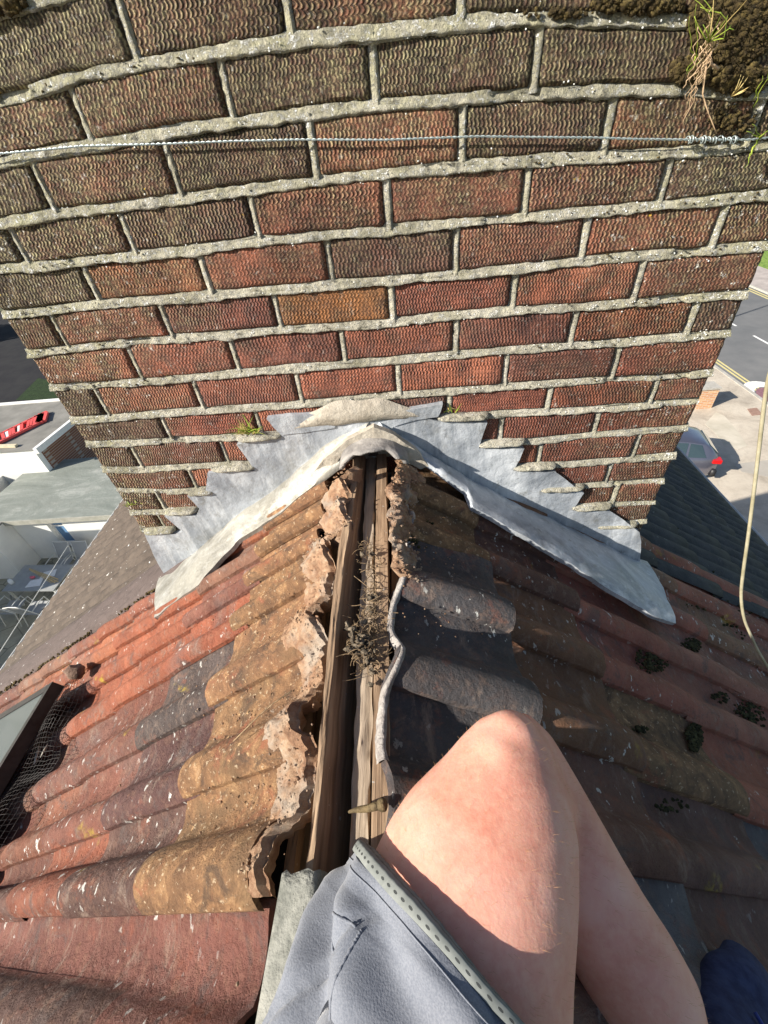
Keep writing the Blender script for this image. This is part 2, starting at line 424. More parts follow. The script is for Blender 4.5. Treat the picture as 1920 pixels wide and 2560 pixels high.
def sheet(mb, poly, amp=.003, th=.004, cuts=5, off=-.010, fr=14, seed=0, pull=None):
    bm = bmesh.new(); vs = [bm.verts.new((p.x, 0, p.z)) for p in poly]; f = bm.faces.new(vs)
    bmesh.ops.triangulate(bm, faces=[f])
    for q in range(cuts):
        lg = [e for e in bm.edges if e.calc_length() > .014]
        if lg: bmesh.ops.subdivide_edges(bm, edges=lg, cuts=1)
        bmesh.ops.triangulate(bm, faces=bm.faces[:])
    b = len(mb.v); bm.verts.index_update()
    for v in bm.verts:
        x, z = v.co.x, v.co.z
        y = off - .004 + amp * .8 * N3((x, z, seed), fr) + amp * .3 * N3((x, z, seed), fr * 3) + (pull(x, z) if pull else 0)
        mb.vert((x + .0012 * N3((x, z, 9), 25), y, z + .0012 * N3((x, z, 3), 25)))
    for fc in bm.faces: mb.face([b + v.index for v in fc.verts])
    bd = [e for e in bm.edges if e.is_boundary]
    m = {}
    for e in bd:
        for v in e.verts:
            if v.index not in m: m[v.index] = mb.vert((mb.v[b + v.index][0], mb.v[b + v.index][1] + th + .012, mb.v[b + v.index][2]))
    for e in bd: mb.face((b + e.verts[0].index, b + e.verts[1].index, m[e.verts[1].index], m[e.verts[0].index]))
    bm.free()
LF = empty("lead_flashing", (0.2, -.02, -.95), "pale stepped lead flashing dressed down the left of the chimney onto orange tiles", "flashing", "lead flashings at the foot of the chimney")
stepL = [(935,1030),(860,1040),(707,1078),(700,1085),(596,1102),(659,1163),(642,1168),(524,1174),(580,1221),(539,1228),(473,1231),(503,1262),(495,1278),(417,1281),(462,1319),(440,1325),(368,1327),(398,1352),(419,1370),(389,1377),(405,1408),(422,1438),(432,1450),(500,1400),(596,1308),(717,1220),(809,1132),(940,1062)]
ml = MB(); sheet(ml, [wallp(*p) for p in stepL], .004, off=-.012, seed=1)
sharp(ml.build("step_flashing", M_LD, LF))
cl = MB(); sheet(cl, [wallp(*p) for p in [(671,1037),(720,1030),(800,1026),(845,1022),(838,1060),(760,1072),(707,1077),(688,1058)]], .003, off=-.015, seed=4)
sharp(cl.build("cover_strip", M_LD, LF))
def apron(mb, side, up, lo, lift=.03, bulge=.012, n=70, m=12, seed=0, th=.004, hemw=0.0):
    U = [wallp(*p, -.008) for p in up]
    for q in U: q.z = max(q.z, AZ - abs(q.x - AX) * math.tan(TH) + (.040 if side > 0 else .010))
    L = []
    for p in lo:
        s_, y_ = onslope(side, p[0], p[1], lift); L.append(slope(side, s_, min(y_, -.015), lift))
    def poly(P, t):
        ds = [0]
        for a, b in zip(P[:-1], P[1:]): ds.append(ds[-1] + (b - a).length)
        q = t * ds[-1]
        for i in range(len(P) - 1):
            if q <= ds[i + 1] + 1e-9:
                return P[i].lerp(P[i + 1], (q - ds[i]) / max(1e-9, ds[i + 1] - ds[i]))
        return P[-1]
    nr = Vector((side * math.sin(TH), 0, math.cos(TH)))
    def fn(u, v):
        a = poly(U, u); b = poly(L, u); p = a.lerp(b, v)
        p = p + nr * (bulge * math.sin(PI * min(1, v * 1.0)) + .004 * N3(p, 9, seed) + .003 * N3(p, 28, seed))
        if hemw and v > 1 - hemw: p = p + nr * (.006 * math.sin((v - 1 + hemw) / hemw * PI * .6))
        if v > .99: p = p - nr * .002
        return p
    b0, w_ = mb.grid(n, m, fn)
    e = [b0 + w_ * m + i for i in range(w_)]; e2 = [mb.vert(Vector(mb.v[i]) - nr * .012 + Vector((0, .002, 0))) for i in e]
    for i in range(w_ - 1): mb.face((e[i], e[i + 1], e2[i + 1], e2[i]))
    for row in (0, n):
        e = [b0 + w_ * j + row for j in range(m + 1)]; e2 = [mb.vert(Vector(mb.v[i]) - nr * .012) for i in e]
        for i in range(m): mb.face((e[i], e[i + 1], e2[i + 1], e2[i]))
ap = MB()
apron(ap, -1, [(934,1049),(860,1082),(809,1110),(760,1155),(717,1195),(650,1245),(596,1284),(500,1368),(430,1425),(400,1440)],
      [(915,1112),(871,1141),(852,1163),(810,1195),(765,1233),(702,1283),(600,1352),(524,1433),(500,1464),(430,1512),(388,1546)], .034, .012, seed=2, hemw=.1)
sharp(ap.build("apron", M_LDC, LF), 55)
RF = empty("lead_flashing", (1.1, -.02, -.95), "blue grey stepped lead flashing on the right of the chimney above the shaded tiles", "flashing", "lead flashings at the foot of the chimney")
stepR = [(940,1062),(935,1030),(1010,1020),(1093,1046),(1215,1048),(1206,1075),(1194,1112),(1307,1113),(1296,1140),(1280,1168),(1385,1171),(1366,1200),(1350,1224),(1455,1223),(1440,1245),(1427,1268),(1520,1268),(1503,1290),(1488,1313),(1588,1314),(1592,1338),(1590,1400),(1578,1450),(1520,1420),(1450,1372),(1350,1300),(1200,1215),(1060,1130)]
mr = MB(); sheet(mr, [wallp(*p) for p in stepR], .004, off=-.012, seed=6,
   pull=lambda x, z: -.012 * smooth(1.15, 1.28, x) * smooth(-.93, -1.0, z))
sharp(mr.build("step_flashing", M_LD, RF))
cr = MB(); sheet(cr, [wallp(*p) for p in [(985,1022),(1040,1012),(1105,1001),(1100,1018),(1093,1032),(1040,1040),(985,1055)]], .003, off=-.015, seed=5)
sharp(cr.build("cover_strip", M_LD, RF))
ar = MB()
apron(ar, 1, [(940,1052),(1000,1088),(1060,1128),(1200,1213),(1300,1272),(1400,1345),(1500,1415),(1574,1452),(1600,1440)],
      [(960,1110),(1010,1128),(1064,1160),(1110,1195),(1165,1232),(1180,1268),(1300,1339),(1400,1398),(1500,1462),(1590,1518),(1640,1545),(1687,1560)], .047, .012, seed=3, hemw=.30)
sharp(ar.build("apron", M_LD, RF), 55)
for (xa, ya), (xb, yb) in (((592,1092),(712,1080)),((528,1166),(646,1160)),((472,1225),(540,1221)),((415,1273),(497,1270)),((362,1322),(442,1319)),((1090,1040),(1222,1034)),((1190,1106),(1312,1098)),((1274,1164),(1390,1158)),((1344,1218),(1460,1211)),((1422,1263),(1528,1258)),((1482,1309),(1592,1303))):
    pt_ = MB()
    def fn(u, v):
        x = lerp(xa, xb, u); y = lerp(ya, yb, u); p = wallp(x, y)
        w = .008 * (1 - abs(2 * u - 1) ** 6 * .6) + .002 * N3((p.x, 0, p.z), 40); a = lerp(-1, 1, v)
        return Vector((p.x, -.006 - .020 * (1 - a * a * .5) * (1 - abs(2 * u - 1) ** 8) + .003 * N3(p, 50) + (.014 if abs(a) > .98 else 0), p.z - a * w + .002 * N3((p.x, 3, p.z), 30)))
    pt_.grid(26, 6, fn)
    sharp(pt_.build("pointing_ledge", M_MO, CH), 60)
# mortar / cement saddle over the end of the old ridge
t = NT("cream_cement_fillet"); n_ = t.noise(22, 7, .7, dist=.4)
M_CEM = t.done(t.mix(t.rng(t.noise(70, 4, .7), .6, .72, 0, .7), t.ramp(n_, [(.3, (.30, .265, .215)), (.55, (.46, .415, .345)), (.75, (.58, .54, .46))]), (.14, .12, .10)), .9, t.bump(t.noise(55, 7, .7), .006))
sd_ = MB()
def fn(u, v):
    a = lerp(-1, 1, u); px = lerp(760, 1075, u); py = lerp(1012, 1000, u)
    top = wallp(lerp(760, 1055, u), 994 + 40 * abs(a) ** 2.4 - 6 * u + 3 * math.sin(u * 17))
    bot = wallp(lerp(706, 1066, u), interp([706, 925, 1066], [1076, 1049, 1037], lerp(706, 1066, u)))
    p = top.lerp(bot, v); y = -.010 - .020 * math.sin(PI * min(1, v * .9 + .05)) * (1 - a * a * .7) + .003 * N3((u, v, 0), 9)
    if v > .98: y = -.004
    return Vector((p.x, y, p.z))
sd_.grid(30, 10, fn)
fillet = sd_.build("cement_fillet", M_CEM); tag(fillet, "rounded cream cement fillet smeared on the bricks above the ridge peak", "mortar")

# end of the ridge tile still bedded at the wall
RT = MB()
def ridge_tile(mb, yb, yf, cx, cz, r, fn_r=None, th=.014):
    n = 22
    prof = lambda a, rr: (cx + rr * 1.35 * math.sin(a) , cz + rr * (math.cos(a) - .55))
    def shell(rr, flip):
        def f_(u, v):
            a = lerp(-1.32, 1.32, u); x, z = prof(a, rr)
            yy = lerp(yb, yf, v) + (.016 * N3((u * 4, 0, 3), 1.7) if v > .95 else 0)
            return Vector((x, yy, z + .002 * N3((u * 3, v, rr), 2)))
        return mb.grid(n, 6, f_, flip=flip)
    o0, w_ = shell(r, False); i0, _ = shell(r - th, True)
    for i in range(n):
        a = o0 + w_ * 6 + i; b = i0 + w_ * 6 + i; mb.face((a, a + 1, b + 1, b))
    for j in range(6):
        for e in (0, n): a = o0 + w_ * j + e; b = i0 + w_ * j + e; mb.face((a, a + w_, b + w_, b))
# ================================================================== ROOF
def tile_material():
    t = NT("weathered_clay_tile"); c = t.attr("col").outputs['Color']
    n1 = t.noise(9, 7, .68, dist=.5, scale3=(1, 1, 1)); n2 = t.noise(48, 6, .72)
    base = t.mix(t.rng(n1, .38, .66, 0, .75), c, t.mix(1.0, c, (.42, .36, .36), 'MULTIPLY'))
    base = t.mix(t.rng(t.noise(16, 6, .7), .56, .7, 0, .6), base, (.30, .085, .04))
    base = t.mix(t.rng(t.noise(6, 5, .6, dist=.8), .56, .72, 0, .55), base, (.13, .12, .115))
    base = t.mix(t.rng(n2, .5, .68, 0, .55), base, t.mix(.5, base, (.36, .22, .15)))
    base = t.mix(t.rng(t.noise(80, 6, .75), .60, .70, 0, .7), base, (.06, .045, .04))
    base = t.mix(t.rng(t.noise(26, 7, .8, scale3=(1, .5, 1), dist=.6), .54, .66, 0, .7), base, (.26, .19, .15))
    base = t.mix(t.rng(t.noise(13, 7, .75, dist=1.0), .55, .64, 0, .65), base, (.10, .075, .07))
    mk = t.rng(t.noise(5, 3, .5), .42, .6)
    sp = t.math('MULTIPLY', t.rng(t.noise(60, 4, .6, scale3=(1.3, .7, 1)), .635, .66), mk, clamp=True)
    sp = t.math('MAXIMUM', sp, t.rng(t.noise(30, 4, .6, scale3=(1, 1.4, 1)), .72, .74))
    base = t.mix(t.math('MULTIPLY', sp, .9), base, (.62, .62, .58))
    yl = t.math('MULTIPLY', t.rng(t.noise(7.5, 4, .6, dist=.3), .66, .72), t.rng(t.noise(70, 4, .7), .4, .55), clamp=True)
    base = t.mix(t.math('MULTIPLY', yl, .75), base, (.42, .31, .03))
    h = t.math('ADD', t.noise(85, 7, .72), t.math('MULTIPLY', t.noise(22, 4, .6), .8))
    return t.done(base, t.rng(n2, .3, .7, .5, .85), t.bump(h, .0075, 1.0))
def lichen_tile_material():
    t = NT("ochre_lichen_on_clay"); c = t.attr("col").outputs['Color']
    n = t.noise(30, 7, .75, dist=.4)
    base = t.ramp(n, [(.30, (.05, .032, .02)), (.43, (.13, .08, .042)), (.54, (.25, .145, .07)), (.62, (.42, .26, .125)), (.75, (.56, .41, .27))])
    base = t.mix(.4, base, c)
    base = t.mix(t.rng(t.noise(9, 5, .65), .5, .68, 0, .6), base, (.16, .11, .06))
    base = t.mix(t.rng(t.noise(19, 7, .78, dist=.8), .51, .61, 0, .7), base, (.075, .052, .038))
    base = t.mix(t.rng(t.noise(12, 6, .7, dist=.5), .58, .66, 0, .6), base, (.30, .10, .055))
    base = t.mix(t.rng(t.noise(140, 3, .6), .62, .68, 0, .6), base, (.62, .50, .34))
    base = t.mix(t.rng(t.noise(60, 4, .7), .64, .70, 0, .7), base, (.70, .46, .24))
    return t.done(base, .9, t.bump(t.math('ADD', t.noise(70, 7, .75), n), .006, 1.0))
M_TI = tile_material(); M_LI = lichen_tile_material()
WOODN = lambda nm, a, b, c_: None
def wood_material(name, c1, c2, c3):
    t = NT(name); n = t.noise(60, 6, .65, scale3=(1, .045, 1), dist=.3); m = t.noise(12, 4, .6, scale3=(1, .3, 1))
    base = t.ramp(n, [(.32, c1), (.5, c2), (.68, c3)])
    base = t.mix(t.rng(m, .5, .7, 0, .5), base, t.mix(1.0, base, (.5, .45, .42), 'MULTIPLY'))
    base = t.mix(t.rng(t.noise(90, 3, .6), .7, .74, 0, .7), base, (.55, .52, .47))
    return t.done(base, .88, t.bump(n, .004, 1.0))
M_WD = wood_material("dry_softwood", (.14, .09, .055), (.31, .21, .135), (.44, .32, .21))
M_WD2 = wood_material("grey_split_softwood", (.13, .09, .065), (.33, .26, .19), (.48, .39, .30))
t = NT("pink_bedding_mortar"); n_ = t.noise(38, 7, .72, dist=.5)
b_ = t.ramp(n_, [(.3, (.17, .095, .06)), (.44, (.33, .19, .115)), (.58, (.44, .29, .185)), (.72, (.54, .42, .31))])
b_ = t.mix(t.rng(t.noise(12, 5, .65), .5, .64, 0, .75), b_, (.42, .37, .31))
b_ = t.mix(t.rng(t.noise(110, 4, .7), .6, .7, 0, .35), b_, (.20, .12, .08))
M_PK = t.done(b_, .95, t.bump(t.math('ADD', t.noise(60, 8, .8), t.math('MULTIPLY', t.noise(24, 4, .6), .8)), .008, 1.0))

ROOF = empty("tiled_roof", (.6, -.4, AZ), "old clay pantiled roof with its ridge tiles stripped off and timbers bare", "roof")
# roll lines: (y at s=.2, skew)
LROLL = [(-1.72,.0),(-1.53,.0),(-1.34,.06),(-1.15,.1),(-.962,.09),(-.806,.03),(-.668,-.05),(-.520,-.11),(-.372,-.12),(-.265,-.08),(-.176,-.05),(-.090,-.02),(-.010,0.02)]
RROLL = [(-1.82,.06),(-1.66,.06),(-1.50,.06),(-1.35,.05),(-1.20,.04),(-1.06,.03),(-.91,.01),(-.760,-.02),(-.600,-.10),(-.437,-.10),(-.280,-.12),(-.145,-.10),(-.01,-.07),(.13,-.05),(.27,-.03)]
palL = [(.27,.088,.050),(.24,.080,.048),(.30,.095,.048),(.21,.08,.055),(.19,.075,.052),(.16,.07,.052),(.33,.115,.055),(.25,.10,.06),(.23,.115,.075)]
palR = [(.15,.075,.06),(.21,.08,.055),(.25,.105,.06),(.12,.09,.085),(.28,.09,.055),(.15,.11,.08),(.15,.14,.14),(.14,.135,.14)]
REDGE = [(1031,1398),(1018,1420),(1007,1453),(998,1500),(992,1545),(993,1578),(1012,1597),(1008,1628),(992,1664),(980,1701),(975,1786),(974,1850),(978,1905),(984,1960),(990,2050)]
_re = sorted([(lambda q: (q[1], q[0]))(onslope(1, p[0], p[1], .024)) for p in REDGE])
def redge(y):
    if y < _re[0][0]: return _re[0][1]
    if y > _re[-1][0]: return .085
    return interp([a for a, b in _re], [b for a, b in _re], y)
def tile_slope(side, rolls, ends, s0, palette, seed):
    rnd = random.Random(seed); mb = MB()
    for ci in range(len(rolls) - 1):
        (ya, ka), (yb, kb) = rolls[ci], rolls[ci + 1]
        prev = s0
        for ri, e in enumerate(ends):
            a = prev - (0 if ri == 0 else .035); b = e + rnd.uniform(-.008, .008)
            prev = e
            if side > 0 and ci >= len(rolls) - 5 and (a + b) / 2 > 1.15 + 1.7 * (ci - (len(rolls) - 6)) * .0: pass
            col = rnd.choice(palette); k = rnd.uniform(.85, 1.2); col = tuple(q * k for q in col)
            mid = (a + b) / 2; matn = 0
            if side < 0 and ri == 0 and ya > -.86:
                matn = 1; col = rnd.choice([(.54, .30, .12), (.46, .26, .12), (.26, .13, .07), (.30, .14, .08)])
            if side < 0 and ri == 0 and ya < -.86: col = (.32, .135, .10)
            if side < 0 and ci == 5 and ri == 1: col = (.12,.062,.05)
            if side < 0 and ci == 7 and ri == 1: col = (.085,.065,.06)
            if side < 0 and ci == 6 and ri == 1: col = (.11,.05,.045)
            if side < 0 and ci == 8 and ri in (1, 2): col = (.33,.10,.052)
            if side < 0 and ci in (9, 10, 8) and ri in (2, 3): col = (.34,.105,.053)
            if side < 0 and ci == 4: col = tuple(q * .9 for q in (.22,.085,.065))
            if side < 0 and ci == 3: col = rnd.choice([(.12,.06,.05), (.28,.10,.05), (.10,.055,.05)])
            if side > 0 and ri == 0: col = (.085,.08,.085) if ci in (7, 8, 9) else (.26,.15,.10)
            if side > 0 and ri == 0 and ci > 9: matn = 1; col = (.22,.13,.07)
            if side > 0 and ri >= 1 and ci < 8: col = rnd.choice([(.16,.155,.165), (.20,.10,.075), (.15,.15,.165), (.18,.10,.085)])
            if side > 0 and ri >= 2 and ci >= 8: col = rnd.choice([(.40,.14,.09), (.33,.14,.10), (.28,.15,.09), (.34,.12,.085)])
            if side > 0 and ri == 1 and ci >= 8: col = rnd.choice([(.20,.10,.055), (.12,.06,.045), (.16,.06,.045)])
            if side > 0 and ri == 2 and ci == 8: matn = 1; col = (.24,.15,.09)
            mb.curc = col; mb.curm = matn
            h0 = rnd.uniform(-.0015, .0015); yj = rnd.uniform(-.004, .004); tw = rnd.uniform(-.012, .012)
            lift = .003; thick = .0125 if side < 0 else .009
            if side > 0 and ri == 0 and ci >= 6: thick = .036 if ci < 10 else .009
            if side > 0 and ri == 1 and ci >= 6: thick = .016
            W_ = (yb - ya)
            rw = min(.092 if side < 0 and ci in (4, 5) else .074, W_ * (.56 if side < 0 and ci in (4, 5) else .46))                   # roll width, roll starts at the line (lip) and comes first
            def prof(q):                               # q: metres from the lip
                if side > 0: q = W_ + .01 - q if False else q
                pan = -.006 * math.sin(PI * min(1, max(0, (q - rw) / max(.001, W_ - rw))))
                if q < rw:
                    tt = q / rw
                    return .001 + (.040 if side < 0 and ci in (4, 5) else .027) * math.sin(PI * (0.05 + .93 * tt)) ** .55
                return .004 * math.exp(-(q - rw) / .012) + pan
            ny = 22; ns = 7
            base = len(mb.v); gw = ns + 1
            for j in range(ny + 1):
                v = j / ny; q = v * (W_ + .012)
                for i in range(gw):
                    u = i / ns; s_ = lerp(a, b, u) + (rnd.uniform(-.0015, .0015) if u == 1 else 0)
                    if side > 0 and ri == 0: s_ = lerp(redge(ya + q - .01), b, u) + (.003 * N3((q * 60, ci, 0), 1) if u == 0 else 0)
                    yl = ya + ka * (s_ - .2); yr = yb + kb * (s_ - .2); wl = yr - yl
                    y = yl + q / W_ * wl - .010 * (1 if side < 0 else 1) + yj
                    edge = smooth(1.0, .93, u)
                    h = prof(q) + lift + (s_ - a) / (b - a) * thick + h0 + tw * (q - W_ / 2) * .3 + .0016 * N3((s_, y, 0), 14, seed) - .004 * (1 - edge)
                    mb.vert(slope(side, s_, y, h), c=((.105, .055, .045) if side < 0 and ci == 4 and q < rw * 1.02 and ri % 3 else None))
            for j in range(ny):
                for i in range(ns):
                    a_ = base + j * gw + i; mb.face((a_, a_ + 1, a_ + 1 + gw, a_ + gw))
            # thickness: tail end, head end and lip edge
            def skirt(ids):
                nn = []
                for ix in ids:
                    p = Vector(mb.v[ix]); nn.append(mb.vert(p - Vector((side * math.sin(TH), 0, math.cos(TH))) * (.016 if side > 0 else .010)))
                for x_, y_, z_, w_ in zip(ids[:-1], ids[1:], nn[1:], nn[:-1]): mb.face((x_, y_, z_, w_))
            skirt([base + j * gw + ns for j in range(ny + 1)])
            skirt([base + i for i in range(gw)])
            if ri == 0: skirt([base + j * gw for j in range(ny + 1)])
    return mb
endsL = [.33, .545, .745, .935] + [.935 + .195 * k for k in range(1, 9)]
endsR = [.268, .505, .77] + [.77 + .25 * k for k in range(1, 8)]
sharp(tile_slope(-1, LROLL, endsL, .115, palL, 5).build("tile_slope", [M_TI, M_LI], ROOF, fixn=False, label="sunlit slope of orange, red and ochre pantiles left of the ridge"), 60)
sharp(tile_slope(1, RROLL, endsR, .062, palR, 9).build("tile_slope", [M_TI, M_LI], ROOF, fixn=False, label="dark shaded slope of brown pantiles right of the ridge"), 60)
rim = MB(); ys = [-.78 + .0045 * i for i in range(140)]; P_ = []
def rrh(y):
    h = 0
    for (ya, ka) in RROLL:
        q = y - (ya + ka * (-.13)) + .010
        if 0 <= q < .074: h = max(h, .0235 * math.sin(PI * (.05 + .93 * q / .074)) ** .55)
    return h
P_ = [slope(1, redge(y) - .002 + .0012 * N3((y, 0, 0), 60), y, .006 + rrh(y)) for y in ys if _re[0][0] <= y <= onslope(1, 979, 1912, .02)[1] * 0 + 9 and y >= onslope(1, 979, 1912, .02)[1]]
P_ = [sum((P_[max(0, min(len(P_) - 1, i + k))] for k in range(-3, 4)), Vector()) / 7 for i in range(len(P_))]
nr_ = Vector((math.sin(TH), 0, math.cos(TH))); dn_ = Vector((math.cos(TH), 0, -math.sin(TH)))
def rfn_(u, v):
    i = int(round(v * (len(P_) - 1))); a, b = [(-.0015, -.016), (-.0035, -.004), (-.0030, .0035), (.0005, .0050), (.0045, .0035), (.008, -.002)][int(round(u * 5))]
    p = P_[i]; k = 1 + .35 * N3((p.y, a * 90, 2), 55)
    return p + dn_ * (a * k + .0012 * N3((p.y, b * 50, 5), 90)) + nr_ * (b * k + .0010 * N3((p.y, a * 50, 8), 110))
rim.grid(5, len(P_) - 1, rfn_)
rim.build("broken_tile_edge", M_GR if False else simple("pale_broken_clay", (.24, .215, .20), (.46, .43, .40), 60, .9, .004), ROOF, label="pale wavy broken edge of the grey tiles right of the open ridge")
# underlay boards below the tiles (shut out the light, dark attic between)
M_UN = simple("old_underlay", (.03, .025, .02), (.06, .05, .04), 9, .95, .002)
ul = MB()
for side, s0 in ((-1, .14), (1, .10)):
    P = [slope(side, s0, -2.4, -.03), slope(side, 2.5, -2.4, -.03), slope(side, 2.5, .5, -.03), slope(side, s0, .5, -.03)]
    ul.prism(P, slope(side, 0, 0, -.012) - slope(side, 0, 0, 0))
ul.build("underlay", M_UN, ROOF, smooth_=False)
vd = MB(); vd.box((.38, -2.3, -.86), (.82, .005, -.84))  # pale board raised under the ridge gap to bounce light onto the timbers
vd.build("attic_bounce_board", M_WD2, ROOF, smooth_=False)
# ---- pink mortar bedding along the left edge (torn, lumpy)
LE = [(905,1170),(893,1190),(874,1206),(872,1260),(869,1310),(838,1328),(809,1338),(818,1362),(833,1382),(829,1421),(822,1440),(814,1477),(790,1500),(767,1518),(761,1538),(790,1544),(806,1548),(814,1583),(812,1620),(809,1664),(799,1725),(775,1745),(761,1766),(757,1790),(763,1831),(779,1841),(778,1888),(768,1930),(757,1969),(750,2030),(722,2071),(698,2100),(694,2152),(681,2213),(676,2240)]
pts = [onslope(-1, p[0], p[1], .025) for p in LE]
def plen(P):
    ds = [0]
    for a, b in zip(P[:-1], P[1:]): ds.append(ds[-1] + math.hypot(a[0] - b[0], a[1] - b[1]))
    return ds
ds = plen(pts)
def pat(q):
    q *= ds[-1]
    for i in range(len(pts) - 1):
        if q <= ds[i + 1]: k = (q - ds[i]) / max(1e-9, ds[i + 1] - ds[i]); return lerp(pts[i][0], pts[i + 1][0], k), lerp(pts[i][1], pts[i + 1][1], k)
    return pts[-1]
pk = MB()
def rollh(y, s=.2):
    h = 0
    for (ya, ka) in LROLL:
        q = y - (ya + ka * (s - .2)) + .01
        if 0 < q < .078: h = max(h, .028 * math.sin(PI * (q / .078)) ** .7)
    return h
def fn(u, v):
    s1, y1 = pat(u); wd = .078 + .03 * N3((u * 14, 0, 2), 1) ; s2 = s1 + wd; y2 = y1
    s_ = lerp(s1, s2, v); y = lerp(y1, y2, v)
    h = .016 + rollh(y, s_) * .95
    lump = .006 * N3((s_, y, 1), 40) + .006 * N3((s_, y, 4), 95) + .003 * N3((s_, y, 9), 220) + .004 * N3((s_, y, 7), 18) 
    h += lump * (1 - .5 * v) + lerp(.006, -.012, v ** 1.2)
    if v < .06: h -= .012
    return slope(-1, s_ + .004 * N3((s_, y, 3), 60), y + .003 * N3((s_, y, 6), 60), h)
b0, w_ = pk.grid(420, 22, fn)
e = [b0 + i for i in range(w_)]
nrm = Vector((-math.sin(TH), 0, math.cos(TH)))
for lv in (1, 2):
    e2 = [pk.vert(Vector(pk.v[i]) - nrm * (.02) + Vector((-.012 - .008 * N3(pk.v[i], 50, lv), 0, 0))) for i in e]
    for i in range(len(e) - 1): pk.face((e[i], e[i + 1], e2[i + 1], e2[i]))
    e = e2
rr = random.Random(31)
for i in range(260):
    u = rr.random(); s1, y1 = pat(u); v = rr.random() ** 1.6; s_ = s1 + v * .085; 
    r_ = rr.uniform(.0006, .0026) * (1.2 - v)
    pk.blob(slope(-1, s_ + .002, y1 + rr.gauss(0, .004), .022 + rollh(y1, s_) * .95 + lerp(.008, -.012, v ** 1.5)), r_ * rr.uniform(.7, 1.6), r_, r_ * .8, .9, 1.3, 5, 4, seed=i)
sharp(pk.build("mortar_bedding", M_PK, ROOF, label="crumbling pink mortar bedding along the top of the sunlit tiles"), 40)
# ---- right hand torn mortar piece
RE = [(978,1160),(985,1175),(975,1205),(955,1237),(972,1257),(964,1285),(960,1310),(966,1350),(970,1382),(971,1410),(972,1432),(985,1445),(1001,1452)]
pr = [onslope(1, p[0], p[1], .02) for p in RE]; pts = pr; ds = plen(pts)
pk2 = MB()
def fn(u, v):
    s1, y1 = pat(u); wd = .05 + .03 * N3((u * 8, 0, 5), 1) + .035 * (1 - u); s2 = s1 + wd
    s_ = lerp(s1, s2, v); y = y1 + .0 * v
    h = .026 + .012 * N3((s_, y, 1), 30) + .008 * N3((s_, y, 4), 85) + .012 * math.sin(PI * min(1, v + .25)) - .02 * smooth(.8, 1, v)
    return slope(1, s_ + .004 * N3((s_, y, 3), 60), y, h)
b0, w_ = pk2.grid(160, 18, fn); e = [b0 + i for i in range(w_)]
for lv in (1, 2):
    e2 = [pk2.vert(Vector(pk2.v[i]) + Vector((.008, 0, -.016 + .006 * N3(pk2.v[i], 50, lv)))) for i in e]
    for i in range(len(e) - 1): pk2.face((e[i], e[i + 1], e2[i + 1], e2[i]))
    e = e2
for i in range(260):
    u = rr.random(); s1, y1 = pat(u); v = rr.random() ** 1.4; s_ = s1 + v * .06; r_ = rr.uniform(.0008, .003)
    pk2.blob(slope(1, s_, y1 + rr.gauss(0, .004), .034 + .008 * (1 - v)), r_ * 1.3, r_, r_, .9, 1.3, 5, 4, seed=i)
sharp(pk2.build("mortar_bedding", M_PK, ROOF, label="broken pink mortar lip on the shaded side near the chimney"), 40)

# ---- ridge timbers
def timber(edgeL, edgeR, ztop, depth, mat, name, rough=.0015, yend=0.012, seed=0, label=None, lean=0.0):
    """edgeL/edgeR traced points on the plane z = ztop"""
    A = [gnd(*p, ztop) for p in edgeL]; B = [gnd(*p, ztop) for p in edgeR]
    fa = lambda y: interp([p.y for p in A][::-1], [p.x for p in A][::-1], y); fb = lambda y: interp([p.y for p in B][::-1], [p.x for p in B][::-1], y)
    mb = MB(); prof = [(0, -1), (0, -.5), (0, -.06), (.02, 0), (.15, 0), (.35, 0), (.5, 0), (.65, 0), (.85, 0), (.98, 0), (1, -.06), (1, -.5), (1, -1)]
    y0, y1 = min(p.y for p in A) - .9, yend
    def fn(u, v):
        y = lerp(y0, y1, v); k = int(round(u * (len(prof) - 1))); a, b = prof[k]
        xa, xb = fa(max(y, A[-1].y)), fb(max(y, B[-1].y))
        r_ = rough
        x = lerp(xa, xb, a) + lean * -b + r_ * N3((y * 1, a * 3, seed), 25); z = ztop + b * depth + (r_ * N3((y, a * 5, seed + 3), 30) if b > -.2 else 0)
        if seed == 2: x += .004 * N3((y, a, 3), 18) * (1 if a in (0, 1) else 0)
        return Vector((x, y, z))
    mb.grid(len(prof) - 1, 160, fn)
    for row in (0, 160):
        b = row * len(prof); mb.face(list(range(b, b + len(prof))))
    return sharp(mb.build(name, mat, ROOF, **({'label': label} if label else {})), 50)
timber([(880,1170),(876,1209),(852,1334),(840,1400),(808,1746),(785,1990),(767,2153)], [(897,1170),(892,1209),(873,1334),(860,1400),(822,1746),(801,1990),(785,2157)], -.665, .085, M_WD, "rafter_board", seed=1, label="left hand upright board with a thin sunlit top edge", lean=.030)
timber([(914,1210),(912,1266),(905,1400),(893,1685),(881,1929),(870,2132)], [(938,1210),(936,1266),(934,1400),(931,1685),(929,1929),(921,2132)], -.690, .12, M_WD2, "ridge_board", .0028, seed=2, label="rough split middle board under the nest debris")
timber([(941,1184),(940,1266),(937,1400),(934,1685),(930,1929),(925,2132)], [(966,1184),(967,1266),(970,1400),(972,1685),(976,2010),(978,2132)], -.682, .12, M_WD, "ridge_board", seed=3, label="smooth right hand board of the open ridge")
timber([(978,1300),(978,1400),(980,1685),(984,2010),(990,2132)], [(1006,1300),(1008,1400),(1010,1685),(1015,2010),(1022,2132)], -.73, .05, M_WD, "batten", seed=4)
timber([(800,1420),(770,1685),(735,2010),(715,2132)], [(820,1420),(792,1685),(758,2010),(740,2132)], -.745, .03, M_WD, "batten", seed=5)

